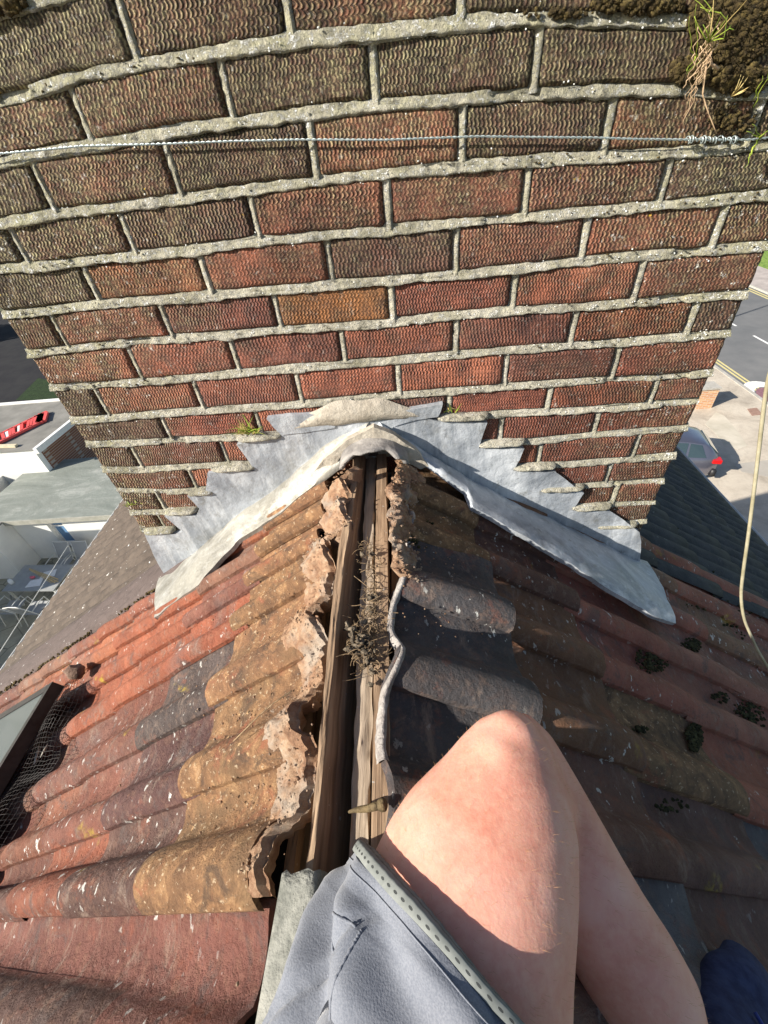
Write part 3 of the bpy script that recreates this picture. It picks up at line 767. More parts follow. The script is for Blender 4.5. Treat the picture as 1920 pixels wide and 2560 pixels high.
# grey ridge tile stub at the wall (half round, open end towards the camera)
M_GR = simple("grey_cement_skin", (.17, .16, .155), (.34, .32, .30), 24, .85, .004)
RT = MB(); c_ = wallp(928, 1094, -.085)
ridge_tile(RT, -.002, -.105, c_.x, c_.z - .046, .060, th=.010)
RT.build("ridge_tile", M_GR, ROOF, label="grey stub of the last half round ridge tile at the chimney")
# cement flanks around the stub
cf = MB()
for side, P in ((-1, [(935,1052),(870,1085),(815,1130),(780,1175),(800,1178),(838,1150),(862,1112),(905,1088),(935,1080)]), (1, [(935,1052),(985,1072),(1040,1112),(1070,1150),(1050,1158),(1010,1138),(985,1110),(935,1080)])):
    q = [wallp(*p, -.03) for p in P]
    sheet(cf, q, .007, off=-.052, fr=20, seed=8 + side, cuts=5)
# sheet() lays on the wall plane: lean it over the ridge shoulder
cf.v = [(x, y - .35 * max(0, (-.60 - z)) * .0, z) for x, y, z in cf.v]
sharp(cf.build("cement_shoulder", M_CEM, ROOF), 60)

# angular grey ridge tile still in place by the shorts
M_RG = simple("lichened_grey_ridge_tile", (.13, .135, .12), (.30, .30, .27), 30, .9, .005, det=7)
rg = MB()
RA, RB = gnd(796, 2172, -.628), gnd(748, 2540, -.628); RY = RA.y
def rfn(u, v):
    y = lerp(RY, -1.5, v) + (.005 * N3((u * 5, 0, 0), 2) if v == 0 else 0)
    a = lerp(-1, 1, u); top = -.625
    wl = .042 if a < 0 else .03
    x = interp([-1.5, RB.y, RA.y], [RB.x + (RB.x - RA.x) / (RB.y - RA.y) * (-1.5 - RB.y), RB.x, RA.x], y) + a * wl; z = top - abs(a) * (.026 if a < 0 else .20) - .006 * (1 - min(1, abs(a) * 6)) * 1 
    return Vector((x, y, z + .002 * N3((x, y, 0), 30)))
b0, w_ = rg.grid(16, 50, rfn)
e = [b0 + i for i in range(w_)]; e2 = [rg.vert(Vector(rg.v[i]) + Vector((0, 0, -.02))) for i in e]
for i in range(len(e) - 1): rg.face((e[i], e[i + 1], e2[i + 1], e2[i]))
for q in (0, 16):
    e = [b0 + w_ * j + q for j in range(51)]; e2 = [rg.vert(Vector(rg.v[i]) + Vector((0, 0, -.05))) for i in e]
    for i in range(50): rg.face((e[i], e[i + 1], e2[i + 1], e2[i]))
rg.build("ridge_tile", M_RG, ROOF, label="grey ridge tile still in place beside the shorts")
# ================================================================== WIRE
t = NT("galvanised_wire"); n_ = t.noise(300, 3, .6)
M_WI = t.done(t.ramp(n_, [(.35, (.30, .36, .36)), (.7, (.62, .70, .70))]), .38, None, .55)
WP = [(-60,392),(0,384),(110,374),(203,365),(405,360),(580,353),(752,349),(960,350),(1191,341),(1350,343),(1481,344),(1600,348),(1712,349),(1828,350),(1880,349)]
wpts = [wallp(p[0], p[1], -.013) for p in WP]
path = [Vector((XL - .006, -.002, wpts[0].z))] + [p for p in wpts if p.x > XL + .02] + [Vector((XR + .006, -.004, wpts[-1].z))]
def resamp(P, st):
    out = [P[0].copy()]
    for a, b in zip(P[:-1], P[1:]):
        n = max(1, int((b - a).length / st))
        for i in range(1, n + 1): out.append(a.lerp(b, i / n))
    return out
wm = MB(); L_ = resamp(path, .0016)
for ph in (0, PI):
    q = []
    for i, p in enumerate(L_):
        a = i * .0016 / .017 * 2 * PI + ph
        q.append(p + Vector((0, math.cos(a) * .0009, math.sin(a) * .0009)))
    wm.tube(q, .00088, 5)
wm.tube([Vector((XL - .004, -.004, path[0].z)), Vector((XL - .006, .02, path[0].z)), Vector((XL - .006, .48, path[0].z + .01))], .0016, 5)
wm.tube([Vector((XR + .004, -.004, path[-1].z)), Vector((XR + .006, .02, path[-1].z)), Vector((XR + .006, .48, path[-1].z + .01))], .0016, 5)
WIRE = wm.build("twisted_wire", M_WI); tag(WIRE, "thin twisted galvanised wire strapped across the brick chimney face", "wire")
cw = MB(); a0 = wallp(1716, 349, -.013); a1 = wallp(1848, 350, -.013); q = []
for i in range(420):
    u = i / 419; a = u * 2 * PI * 13 + 1.2 * math.sin(u * 14)
    p = a0.lerp(a1, u + .02 * math.sin(u * 31)); rr = .0034 + .0012 * math.sin(u * 23)
    q.append(p + Vector((0, math.cos(a) * rr, math.sin(a) * rr)))
cw.tube(q, .0009, 5); cw.build("tied_coil", M_WI, WIRE)

# ================================================================== PLANTS AND MOSS
def leafmat(name, a, b, tr=.25):
    t = NT(name); n = t.noise(40, 3, .6); c = t.mix(t.rng(n, .35, .65), a, b)
    return t.done(c, .6, None, Subsurface_Weight=tr if False else 0.0)
M_GR1 = leafmat("fresh_grass", (.12, .22, .02), (.36, .42, .06)); M_GR2 = leafmat("dry_grass", (.42, .30, .10), (.62, .50, .22))
M_RT = leafmat("pale_root", (.42, .28, .16), (.60, .44, .28))
t = NT("moss"); n_ = t.noise(110, 6, .75)
M_MS = t.done(t.ramp(n_, [(.32, (.02, .013, .006)), (.5, (.085, .06, .022)), (.64, (.20, .15, .05)), (.76, (.42, .33, .13))]), .95, t.bump(t.noise(220, 5, .8), .006))
M_MD = simple("dark_moss", (.012, .018, .008), (.06, .075, .025), 70, .95, .006, det=7)
def blade(mb, p, d_, ln, w=.0016, bend=.4, rnd=random):
    d_ = Vector(d_).normalized(); sd2 = d_.cross(Vector((0, -1, .2))).normalized() * w
    g = Vector((0, -.2, -1)); prev = None; n = 6; q = Vector(p); dd = d_.copy()
    for i in range(n + 1):
        k = 1 - (i / n) ** 1.5
        a, b = mb.vert(q - sd2 * k), mb.vert(q + sd2 * k)
        if prev: mb.face((prev[0], prev[1], b, a))
        prev = (a, b); dd = (dd + g * bend / n).normalized(); q = q + dd * ln / n
def tuft(px, py, n, ln, spread, w, label, cat, seed, up=(0, -.25, 1), dry=.35, group=None):
    rr = random.Random(seed); c = wallp(px, py, -.014)
    th = empty("grass_tuft", c, label, cat, group)
    a, b = MB(), MB()
    for i in range(n):
        m = b if rr.random() < dry else a
        dv = Vector((up[0] + rr.gauss(0, spread), up[1] + rr.gauss(0, spread * .5) - .1, up[2] + rr.gauss(0, .2)))
        blade(m, c + Vector((rr.gauss(0, .012), rr.uniform(-.004, .006), rr.uniform(-.004, .002))), dv, ln * rr.uniform(.4, 1.1), w * rr.uniform(.6, 1.2), rr.uniform(.1, 1.0))
    a.build("green_blades", M_GR1, th, fixn=False)
    if b.f: b.build("dry_blades", M_GR2, th, fixn=False)
    return th
tuft(622, 1082, 60, .055, .75, .0015, "small green grass tuft on the mortar ledge left of the ridge peak", "grass tuft", 3)
tuft(1123, 1028, 12, .028, .7, .0014, "tiny grass sprig on the ledge right of the ridge peak", "grass tuft", 5)
tuft(325, 1262, 22, .014, .9, .0014, "yellow green weed speck at the lower left chimney corner", "grass tuft", 6, dry=.1)
# weed plant hanging from the moss at the top right
c = wallp(1770, 105, -.045)
wp = empty("hanging_weed", c, "straggly grass weed hanging by its roots from moss at the upper right", "weed")
g1, g2, g3 = MB(), MB(), MB(); rr = random.Random(4)
for tgt, m in (((1742,-20),g1),((1728,-10),g1),((1735,40),g1),((1872,-8),g2),((1830,60),g1),((1820,40),g1),((1835,75),g1),((1785,-5),g2),((1800,30),g1),((1760,60),g1),((1750,20),g1)):
    e = wallp(tgt[0], tgt[1], -.055 - rr.random() * .02); mid = c.lerp(e, .5) + Vector((rr.gauss(0, .006), -.012, rr.gauss(0, .006)))
    P = [c.lerp(mid, q / 5) for q in range(5)] + [mid.lerp(e, q / 5) for q in range(6)]
    m.tube([p + Vector((.0015 * N3(p, 60, 2), 0, .0015 * N3(p, 60, 3))) for p in P], [.0013 * (1 - .75 * i / 10) for i in range(11)], 4, flat=.4)
for s0, s1 in (((1725,130),(1726,40)),((1740,135),(1742,10)),((1738,140),(1718,178)),((1762,138),(1718,185)),((1745,150),(1727,120))):
    a = wallp(s0[0], s0[1], -.03); b = wallp(s1[0], s1[1], -.045)
    g1.tube([a.lerp(b, q / 6) + Vector((.002 * math.sin(q), 0, 0)) for q in range(7)], [.0014 * (1 - .1 * q) for q in range(7)], 4, flat=.4)
for i in range(22):
    a = c + Vector((rr.gauss(0, .007), rr.uniform(-.006, .006), rr.gauss(0, .012)))
    g3.tube([a + Vector((.004 * math.sin(q * 1.3 + i), .002 * math.cos(q + i), -q * .0036)) for q in range(9)], [.0007 * (1 - .08 * q) for q in range(9)], 4)
rp = [wallp(*p, -.03) for p in [(1766,150),(1764,180),(1760,205),(1757,235),(1764,262),(1774,290),(1785,318),(1792,335)]]
g3.tube(rp, [.0015 - .00014 * q for q in range(8)], 5)
g3.tube([wallp(*p, -.035) for p in [(1768,145),(1778,160),(1788,166),(1797,172)]], [.0018, .0018, .0017, .0017], 5)
for i in range(5):
    a = rp[0]; b = wallp(1700 + 60 * rr.random(), 215 + 110 * rr.random(), -.02)
    g3.tube([a.lerp(b, q / 7) + Vector((.003 * math.sin(q * 1.7 + i), 0, 0)) for q in range(8)], .0006, 3)
g1.build("green_stems", M_GR1, wp); g2.build("dry_stems", M_GR2, wp); g3.build("roots", M_RT, wp)
wp2 = empty("weed", wallp(1830, 235, -.02), "dry orange tipped weed in the moss below the hanging weed", "weed")
g4 = MB()
c2 = wallp(1828, 240, -.02)
for tgt in ((1862,190),(1855,186),(1872,193),(1878,215),(1868,225),(1850,200)):
    e = wallp(tgt[0], tgt[1], -.035); g4.tube([c2.lerp(e, q / 4) + Vector((0, -.003 * math.sin(q), 0)) for q in range(5)], [.0012, .0016, .0014, .001, .0004], 4, flat=.5)
g4.build("stems", M_GR2, wp2)
g5 = MB(); wp3 = empty("weed", wallp(1890, 345, -.02), "green weed sprouting at the wire coil on the chimney corner", "weed")
for s0, tgt in (((1898,345),(1865,328)),((1898,345),(1880,310)),((1895,348),(1920,320)),((1890,350),(1910,330)),((1890,350),(1868,395)),((1885,360),(1860,420)),((1880,250),(1905,190)),((1880,268),(1920,180))):
    a = wallp(*s0, -.02); e = wallp(*tgt, -.04); g5.tube([a.lerp(e, q / 5) + Vector((.002 * math.sin(q * 2), -.003, 0)) for q in range(6)], [.0012, .0016, .0014, .0012, .0008, .0004], 4, flat=.5)
g5.build("stems", M_GR1, wp3)
def mosspatch(mb, cx, cy, rx, ry, n, r0, r1, seed, planefn):
    rr = random.Random(seed)
    for i in range(n):
        a = rr.random() * 2 * PI; k = math.sqrt(rr.random()); x = cx + rx * k * math.cos(a); y = cy + ry * k * math.sin(a)
        r_ = rr.uniform(r0, r1) * (1.15 - .6 * k); p = planefn(x, y)
        mb.blob(p, r_, r_, r_ * .75, .6, 2.2, 8, 6, seed=i * 1.7 + seed)
        for q in range(7):
            v = Vector((rr.gauss(0, 1), rr.gauss(0, 1), rr.gauss(0, 1))).normalized(); w = v.orthogonal().normalized() * r_ * .16
            c = p + v * r_ * .75; mb.face([mb.vert(c - w), mb.vert(c + w), mb.vert(c + v * r_ * .75)])
mo = MB(); wf = lambda x, y: wallp(x, y, -.008)
mosspatch(mo, 1830, 60, 110, 95, 900, .003, .011, 1, wf); mosspatch(mo, 1725, 175, 50, 32, 90, .004, .010, 2, wf)
mosspatch(mo, 1850, 195, 70, 45, 120, .004, .010, 3, wf); mosspatch(mo, 1600, 10, 120, 26, 140, .003, .009, 4, wf)
mosspatch(mo, 1830, 300, 60, 40, 60, .003, .006, 5, wf); mosspatch(mo, 15, 8, 48, 26, 60, .004, .009, 6, wf); mosspatch(mo, 1400, 32, 90, 14, 60, .002, .005, 7, wf)
for k_, (x0, x1) in ((5, (20, 330)), (4, (20, 300)), (6, (150, 420)), (3, (60, 360)), (5, (1300, 1840)), (6, (1250, 1790)), (4, (1500, 1890)), (3, (1400, 1900)), (7, (1400, 1750)), (2, (1100, 1700)), (0, (40, 500))):
    rr = random.Random(k_ * 7 + x0)
    for i in range(14):
        x = rr.uniform(x0, x1); y = interp([p[0] for p in LN[k_]], [p[1] for p in LN[k_]], x) + rr.gauss(0, 8)
        if not XL + .01 < wallp(x, y).x < XR - .01: continue
        mo.blob(wallp(x, y, -.006), rr.uniform(.0006, .003), None, rr.uniform(.0006, .0018), .8, 1.5, 6, 4, seed=i)
li = MB(); rr = random.Random(99)
for k_ in range(0, 13):
    for i in range(170):
        u = rr.random()
        if rr.random() < .65: u = (rr.random() ** 2 * .45) if rr.random() < .4 else 1 - rr.random() ** 2 * .55
        x = lerp(XL + .004, XR - .004, u)
        if .1 < x < 1.15 and k_ > 8: continue
        p = Vector((x, -.0065, bed(k_, x) + rr.gauss(0, .0065)))
        if abs(N3(p, 12)) < .12: continue
        r_ = rr.uniform(.0004, .0016); li.blob(p, r_, r_ * .7, r_ * .8, .8, 1.4, 5, 4, seed=i)
lio = sharp(li.build("lichen", simple("white_crust_lichen", (.55, .56, .52), (.85, .86, .83), 300, .5, 0)), 30); tag(lio, "white crusty lichen specks sprinkled over the mortar joints", "lichen", kind="stuff")
mob = mo.build("moss", M_MS); tag(mob, "brown green moss cushions on the upper right brickwork", "moss", kind="stuff")
M_MM = simple('tile_moss', (.012, .014, .006), (.10, .095, .035), 120, .95, .005, det=7)
# moss, grit and crumbs on the tiles
md = MB(); rr = random.Random(8)
def rs(x, y): s_, y_ = onslope(1, x, y, .02); return slope(1, s_, y_, .012)
for cx, cy, rx, ry, n in ((1640,1640,45,38,130),(1585,1870,24,14,26),(1745,1840,22,36,90),(1610,1820,18,10,14),(1880,1790,50,45,90),(1810,1740,24,14,20),(1735,1610,26,18,50),(1700,1330,45,22,18),(1820,1420,60,30,22),(1760,1500,50,25,18),(1860,1560,60,40,28),(1660,1290,22,18,26),(1870,1500,50,28,16),(1200,1220,45,30,60),(1160,1170,40,14,60),(1490,1300,20,10,6),(1490,2185,36,24,24),(1690,2010,40,16,16),(1800,2190,60,14,14),(1760,1960,70,14,14),(1060,1330,40,40,30)):
    mosspatch(md, cx, cy, rx, ry, int(n * 1.6), .0018, .0062, cx, rs)
mdo = md.build("moss", M_MM); tag(mdo, "dark moss clumps scattered over the shaded right hand tiles", "moss", kind="stuff")
cr_ = MB()
for i in range(420):
    if i % 2: x, y, sd = rr.uniform(980, 1330), rr.uniform(1240, 1600), 1
    else: x, y, sd = rr.gauss(640, 110), rr.gauss(1750, 260), -1
    s_, y_ = onslope(sd, x, y, .02)
    if .05 < s_ < .7: cr_.blob(slope(sd, s_, y_, .026), rr.uniform(.0006, .0022), None, None, .5, 1, 5, 4, seed=i)
cro = cr_.build("crumbs", M_PK); tag(cro, "crumbs of pink mortar scattered over the tiles by the ridge", "rubble", kind="stuff")

# ================================================================== NEST DEBRIS, PEG
M_TW = simple("dry_twigs", (.09, .06, .035), (.34, .24, .14), 90, .9, 0)
M_DU = simple("dusty_nest_lump", (.06, .048, .036), (.26, .21, .15), 80, .95, .006, det=7)
nz_ = empty("nest_debris", gnd(925, 1620, -.665), "tangled old bird nest of twigs and dusty lumps on the ridge timbers", "bird nest")
tw, lu = MB(), MB(); rr = random.Random(21)
def zone():
    k = rr.random()
    if k < .42: return rr.gauss(914, 20), rr.gauss(1610, 40), .011
    if k < .8: return rr.gauss(932, 13), rr.gauss(1500, 60), .006
    if k < .9: return rr.gauss(908, 12), rr.gauss(1378, 20), .014
    return rr.gauss(945, 14), rr.gauss(1560, 50), .006
for i in range(250):
    x, y, hh = zone(); p = gnd(x, y, -.680 + abs(rr.gauss(0, hh * .7)))
    d_ = Vector((rr.gauss(0, 1), rr.gauss(0, 1), rr.gauss(0, .22))).normalized(); ax = Vector((rr.gauss(0, 1), rr.gauss(0, 1), rr.gauss(0, 1))).normalized()
    n = rr.randint(6, 11); st = rr.uniform(.002, .0038); rot = Matrix.Rotation(rr.uniform(-.6, .6), 3, ax); P = [p]
    for q in range(n): P.append(P[-1] + d_ * st); d_ = rot @ d_
    tw.tube(P, rr.uniform(.0003, .0007), 4)
for i in range(46):
    x, y, hh = zone() if i > 20 else (rr.gauss(890, 22), rr.gauss(1605, 26), .02)
    lu.blob(gnd(x, y, -.680 + abs(rr.gauss(0, hh * .8))), rr.uniform(.002, .008), rr.uniform(.002, .006), rr.uniform(.002, .005), .95, 2.2, 10, 7, seed=i)
tw.build("twigs", M_TW, nz_); lu.build("dusty_lumps", M_DU, nz_)
pg = MB(); a = gnd(872, 2030, -.672); b = gnd(966, 2010, -.655)
pg.tube([a.lerp(b, k) + Vector((0, 0, .002 * math.sin(k * 9))) for k in (0, .15, .3, .5, .7, .8)], [.0015, .0025, .0035, .004, .0045, .0048], 9)
pg.tube([a.lerp(b, k) for k in (.80, .86, .95, 1.0)], [.0055, .0068, .0068, .004], 12)
po = pg.build("old_peg", simple("mossy_wood", (.07, .05, .025), (.22, .16, .08), 60, .8, .003)); tag(po, "short mossy round headed peg lying across the ridge boards", "peg")
# loose twig across the bedding and a few stones in the gap
ft = MB(); a = [onslope(-1, *p, .04) for p in ((600,1860),(660,1800),(700,1765),(745,1735))]
ft.tube([slope(-1, s_, y_, .052) for s_, y_ in a], .0009, 4); fo = ft.build("twig", M_TW); tag(fo, "thin straw lying over the ochre tiles beside the ridge gap", "twig")

# ================================================================== SOLAR PANEL WITH MESH
M_AL = simple("black_anodised_frame", (.012, .010, .010), (.03, .026, .025), 40, .45, 0)
t = NT("panel_glass"); x_, y_, z_ = t.sep(t.obj)
M_PG = t.done((.07, .085, .085), .45, None, 0.0, Coat_Weight=.1)
hh = .105
s1, y1 = onslope(-1, 118, 1712, hh); s2, y2 = onslope(-1, 0, 1935, hh)
sp_ = empty("solar_panel", slope(-1, s1 + .3, y1 - .5, hh), "black framed solar panel raised over the left hand tiles with bird mesh", "solar panel")
s0 = (s1 + s2) / 2
def rb(mb, sa, sb, ya, yb, ha, hb):
    b = len(mb.v)
    for s_ in (sa, sb):
        for y in (ya, yb):
            for h in (ha, hb): mb.vert(slope(-1, s_, y, h))
    for q in ((0, 1, 3, 2), (4, 6, 7, 5), (0, 4, 5, 1), (2, 3, 7, 6), (0, 2, 6, 4), (1, 5, 7, 3)): mb.face([b + k for k in q])
fr = MB(); pe = s0 + 1.25; yl = -2.1
rb(fr, s0, s0 + .022, yl, y1, hh - .032, hh); rb(fr, pe, pe + .022, yl, y1, hh - .032, hh); rb(fr, s0 + .022, pe, y1 - .022, y1, hh - .032, hh - .0005); rb(fr, s0 + .022, pe, yl, yl + .022, hh - .032, hh - .0005)
fr.build("frame", M_AL, sp_, smooth_=False)
gl = MB(); rb(gl, s0 + .022, pe, yl + .022, y1 - .022, hh - .008, hh - .003); gl.build("glass", M_PG, sp_, smooth_=False)
rl = MB()
for s_ in (s0 + .22, s0 + .95): rb(rl, s_, s_ + .035, yl - .05, y1 + .05, .05, hh - .034)
rl.build("mounting_rail", simple("rail_aluminium", (.4, .4, .4), (.5, .5, .5), 10, .4, 0, metal=.6), sp_, smooth_=False)
# wire mesh skirt
MP = [(213,1700),(214,1735),(208,1765),(190,1800),(168,1830),(160,1860),(156,1895),(138,1925),(108,1950),(92,1985),(78,2030),(52,2075),(20,2130),(-30,2200)]
mp = [onslope(-1, p[0], p[1], .03) for p in MP]
ms = MB()
def mesh_pt(u, v):
    q = u * (len(mp) - 1); i = min(int(q), len(mp) - 2); k = q - i
    so_, yo_ = lerp(mp[i][0], mp[i + 1][0], k), lerp(mp[i][1], mp[i + 1][1], k)
    ys_ = lerp(y1, yo_, .9) if False else lerp(y1 + .0, mp[-1][1], u)
    a = slope(-1, s0 + .006, ys_, hh - .035); b = slope(-1, so_, yo_, .036)
    p = a.lerp(b, v); p = p + Vector((0, 0, .03 * math.sin(PI * v) * (.6 + .5 * math.sin(u * 9)))) + Vector((.004, .004, .004)) * N3((u * 9, v * 4, 0), 2)
    return p
nu, nv = 40, 12
for i in range(nu + 1): ms.tube([mesh_pt(i / nu, j / 10) for j in range(11)], .0005, 3, cap=False)
for j in range(nv + 1): ms.tube([mesh_pt(i / 60, j / nv) for i in range(61)], .0005, 3, cap=False)
mso = ms.build("bird_mesh", simple("black_wire", (.02, .018, .016), (.06, .05, .05), 60, .5, 0), sp_)
# debris under the mesh
tb = MB(); s_, y_ = onslope(-1, 205, 1685, .03)
tb.blob(slope(-1, s_, y_, .05), .028, .020, .022, .35, 1.2, 14, 10, seed=3)
tbo = tb.build("broken_tile_lump", simple("brown_clay_lump", (.13, .08, .06), (.24, .16, .12), 60, .9, .004)); tag(tbo, "brown lump of broken tile on the slope above the bird mesh", "rubble")
ch = MB()
for a, b, w in (((82,1855),(70,1905),.010),((103,1855),(84,1890),.009)):
    p = slope(-1, *onslope(-1, *a, .06), .045); q_ = slope(-1, *onslope(-1, *b, .06), .045)
    ch.tube([p, p.lerp(q_, .5), q_], [w * .3, w, w * .4], 5, flat=.3)
cho = ch.build("pale_splinters", simple("bare_wood_splinter", (.55, .5, .4), (.7, .65, .55), 40, .8, 0)); tag(cho, "two pale wood splinters caught under the bird mesh", "splinters")

# ================================================================== CABLE ON THE RIGHT
M_CB = simple("olive_cable_sheath", (.30, .27, .17), (.44, .40, .28), 30, .55, .001)
CPX = [(1965,800,.60),(1935,900,.66),(1915,980,.70),(1893,1160,.78),(1872,1330,.86),(1858,1430,.92),(1853,1490,.96),(1860,1545,.99),(1878,1590,1.02),(1898,1632,1.04),(1935,1690,1.07),(1990,1750,1.1)]
cb = MB(); P = [depth_pt(x, y, d_) for x, y, d_ in CPX]
P2 = []
for i in range(len(P) - 1):
    p0, p1, p2, p3 = P[max(i - 1, 0)], P[i], P[i + 1], P[min(i + 2, len(P) - 1)]
    for k in range(6):
        t_ = k / 6; P2.append(.5 * ((2 * p1) + (p2 - p0) * t_ + (2 * p0 - 5 * p1 + 4 * p2 - p3) * t_ ** 2 + (3 * p1 - p0 - 3 * p2 + p3) * t_ ** 3))
P2.append(P[-1]); P2.insert(0, P[0] + Vector((.12, .05, .25))); P2.insert(0, P[0] + Vector((.3, .1, .8)))
cb.tube(P2, .0032, 8); cbo = cb.build("cable", M_CB); tag(cbo, "kinked olive cable hanging over the shaded right hand roof", "cable")
cb2 = MB(); e_ = P[-1] + Vector((.05, -.02, -.03))
cb2.tube([P[-1], P[-1].lerp(e_, .5) + Vector((0, 0, .005)), e_, e_ + Vector((.25, -.2, -.16))], .005, 8); cb2.build("black_end", M_AL, cbo)
# ================================================================== NEIGHBOURING ROOF (beyond the chimney line) + house bodies
def conc_tile(name, a, b, sp):
    t = NT(name); n = t.noise(16, 6, .65)
    base = t.ramp(n, [(.3, a), (.7, b)])
    base = t.mix(t.rng(t.noise(40, 5, .7, scale3=(.4, 1, .4)), .5, .68, 0, .6), base, tuple(q * .55 for q in a))
    s_ = t.rng(t.noise(38, 4, .6), .675, .70)
    base = t.mix(t.math('MULTIPLY', s_, sp), base, (.72, .71, .68))
    return t.done(base, .85, t.bump(t.noise(60, 6, .7), .004))
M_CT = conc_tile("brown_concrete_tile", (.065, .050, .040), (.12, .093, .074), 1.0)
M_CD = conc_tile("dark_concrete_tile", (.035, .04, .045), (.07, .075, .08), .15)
M_REN = simple("cream_render", (.55, .53, .49), (.66, .64, .60), 12, .85, .002)
t = NT("plain_brick_wall"); br = t.n('TexBrick'); t.l(t.obj, br.inputs[0])
br.inputs['Scale'].default_value = 1.0; br.inputs['Brick Width'].default_value = .225; br.inputs['Row Height'].default_value = .075; br.inputs['Mortar Size'].default_value = .01
for k_, c in (('Color1', (.20, .08, .05, 1)), ('Color2', (.27, .12, .07, 1)), ('Mortar', (.35, .32, .28, 1))): br.inputs[k_].default_value = c
mp_ = t.n('Mapping'); mp_.inputs['Rotation'].default_value = (PI / 2, 0, 0); t.l(t.obj, mp_.inputs[0]); t.l(mp_.outputs[0], br.inputs[0])
M_BW = t.done(br.outputs[0], .9)
EA = 2.60; _p = gnd(1850, 1238); Y1 = _p.y - SUN.y / SUN.x * (_p.x - (AX - 2.02)); print('Y1', Y1)
hb = MB()
xl, xr = AX - 2.02, AX + 2.02; zt = AZ - 2.02 * math.tan(TH) - .06
hb.box((xl, -6.0, G), (xr, -.06, zt)); 
hb.build("house_wall", M_REN, ROOF, smooth_=False)
NH = empty("neighbouring_house", (.6, 3, G), "adjoining house with brown concrete roof tiles beyond the chimney", "house")
nb_ = MB(); nb_.box((xl, -.05, G), (xr, Y1 - .15, zt)); nb_.prism([Vector((xl, Y1 - .16, zt)), Vector((xr, Y1 - .16, zt)), Vector((AX, Y1 - .16, AZ - .06))], (0, .1, 0)); nb_.build("wall", M_REN, NH, smooth_=False)
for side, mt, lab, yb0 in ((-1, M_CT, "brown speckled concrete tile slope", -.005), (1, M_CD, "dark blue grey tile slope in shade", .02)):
    mb = MB(); cw_ = .15; gz = .10 if side < 0 else .12; ncol = int((Y1 - yb0 - (.12 if side < 0 else 0)) / cw_); rowg = .33
    ystart = yb0 + (.11 if side < 0 else 0)
    # fine ribs running down the slope, stepped courses
    nrow = int(2.58 / rowg)
    for r_ in range(nrow):
        a, b = .02 + r_ * rowg - (.0 if r_ == 0 else .04), min(2.58, .02 + (r_ + 1) * rowg)
        def fn(u, v):
            s_ = lerp(a, b, u); y = lerp(ystart, Y1, v)
            h = .004 + .014 * abs(math.sin(PI * (y - ystart) / .075)) ** .8 + u * .012 + .002 * N3((s_, y, 0), 8, r_)
            return slope(side, s_ + (.006 * N3((y * 9, r_, 0), 1) if u == 1 else 0), y, h)
        ny_ = 760; b0, w_ = mb.grid(3, ny_, fn)
        e = [b0 + w_ * j + 3 for j in range(ny_ + 1)]; e2 = [mb.vert(Vector(mb.v[i]) - Vector((side * math.sin(TH), 0, math.cos(TH))) * .014) for i in e]
        for i in range(ny_): mb.face((e[i], e[i + 1], e2[i + 1], e2[i]))
    mb.prism([slope(side, 0, yb0, -.012), slope(side, 2.56, yb0, -.012), slope(side, 2.56, Y1, -.012), slope(side, 0, Y1, -.012)], slope(side, 0, 0, -.02) - slope(side, 0, 0, 0))
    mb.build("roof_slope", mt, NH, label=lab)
# smooth cement verge strip between the two roofs (left)
vs_ = MB()
def fn(u, v):
    s_ = lerp(.3, 2.58, u); y = lerp(-.055, .115, v)
    h = .030 + .012 * math.sin(PI * min(1, v * 1.02)) ** .6 + .0025 * N3((s_, y, 0), 12) - (.028 if v > .99 or v < .01 else 0) + (.008 if abs((s_ / .33) % 1 - .5) < .03 else 0) * 0
    return slope(-1, s_, y + .008 * N3((s_, 0, v), 8), h)
vs_.grid(160, 14, fn); vs_.build("verge_strip", conc_tile("purple_brown_cement", (.09, .068, .062), (.125, .096, .088), .8), NH)
mv = MB(); rr = random.Random(5)
for i in range(260):
    s_ = rr.uniform(.75, 2.5)
    if N3((s_, 0, 0), 4) < -.15: continue
    mv.blob(slope(-1, s_, -.056 + rr.gauss(0, .008), .030), rr.uniform(.002, .006), None, .004, .5, 1.4, 6, 4, seed=i)
mvo = mv.build("moss", M_MS); tag(mvo, "row of dark moss tufts along the joint between orange and brown roofs", "moss", kind="stuff")
# gutters
M_GT = simple("white_gutter", (.62, .63, .62), (.75, .75, .74), 12, .5, 0)
for side in (-1, 1):
    gt = MB(); p = slope(side, 2.60, 0, -.035); prof = [(-.026, .0), (-.024, -.016), (0, -.028), (.024, -.016), (.026, .0), (.022, .0), (.020, -.014), (0, -.022), (-.020, -.014), (-.022, .0)]
    def fn(u, v):
        k = int(round(u * len(prof))) % len(prof); a, b = prof[k]; return Vector((p.x + side * .012 + a, lerp(-6, Y1, v), p.z + b))
    gt.grid(len(prof), 40, fn, closex=True); gt.build("gutter", M_GT, NH)

# ================================================================== GROUND, ROAD, DRIVE
M_SOIL = simple("rough_ground", (.07, .08, .04), (.14, .13, .08), .8, .95, .02)
gm = MB(); gm.prism([Vector((-160, -160, G - .02)), Vector((160, -160, G - .02)), Vector((160, 200, G - .02)), Vector((-160, 200, G - .02))], (0, 0, -.3))
gm.build("ground", M_SOIL, smooth_=False, kind="structure")
t = NT("concrete_drive"); n_ = t.noise(.9, 8, .65, dist=.8)
b_ = t.ramp(n_, [(.3, (.34, .295, .24)), (.5, (.50, .44, .36)), (.7, (.60, .54, .45))]); b_ = t.mix(t.rng(t.noise(6, 7, .7), .5, .72, 0, .4), b_, (.30, .26, .22))
M_DR = t.done(b_, .9, t.bump(t.noise(20, 5, .6), .01))
kx = gnd(1795, 916).x + .1; kx2 = gnd(1886, 990).x; fx = gnd(1886, 712).x; fx2 = gnd(1920, 746).x
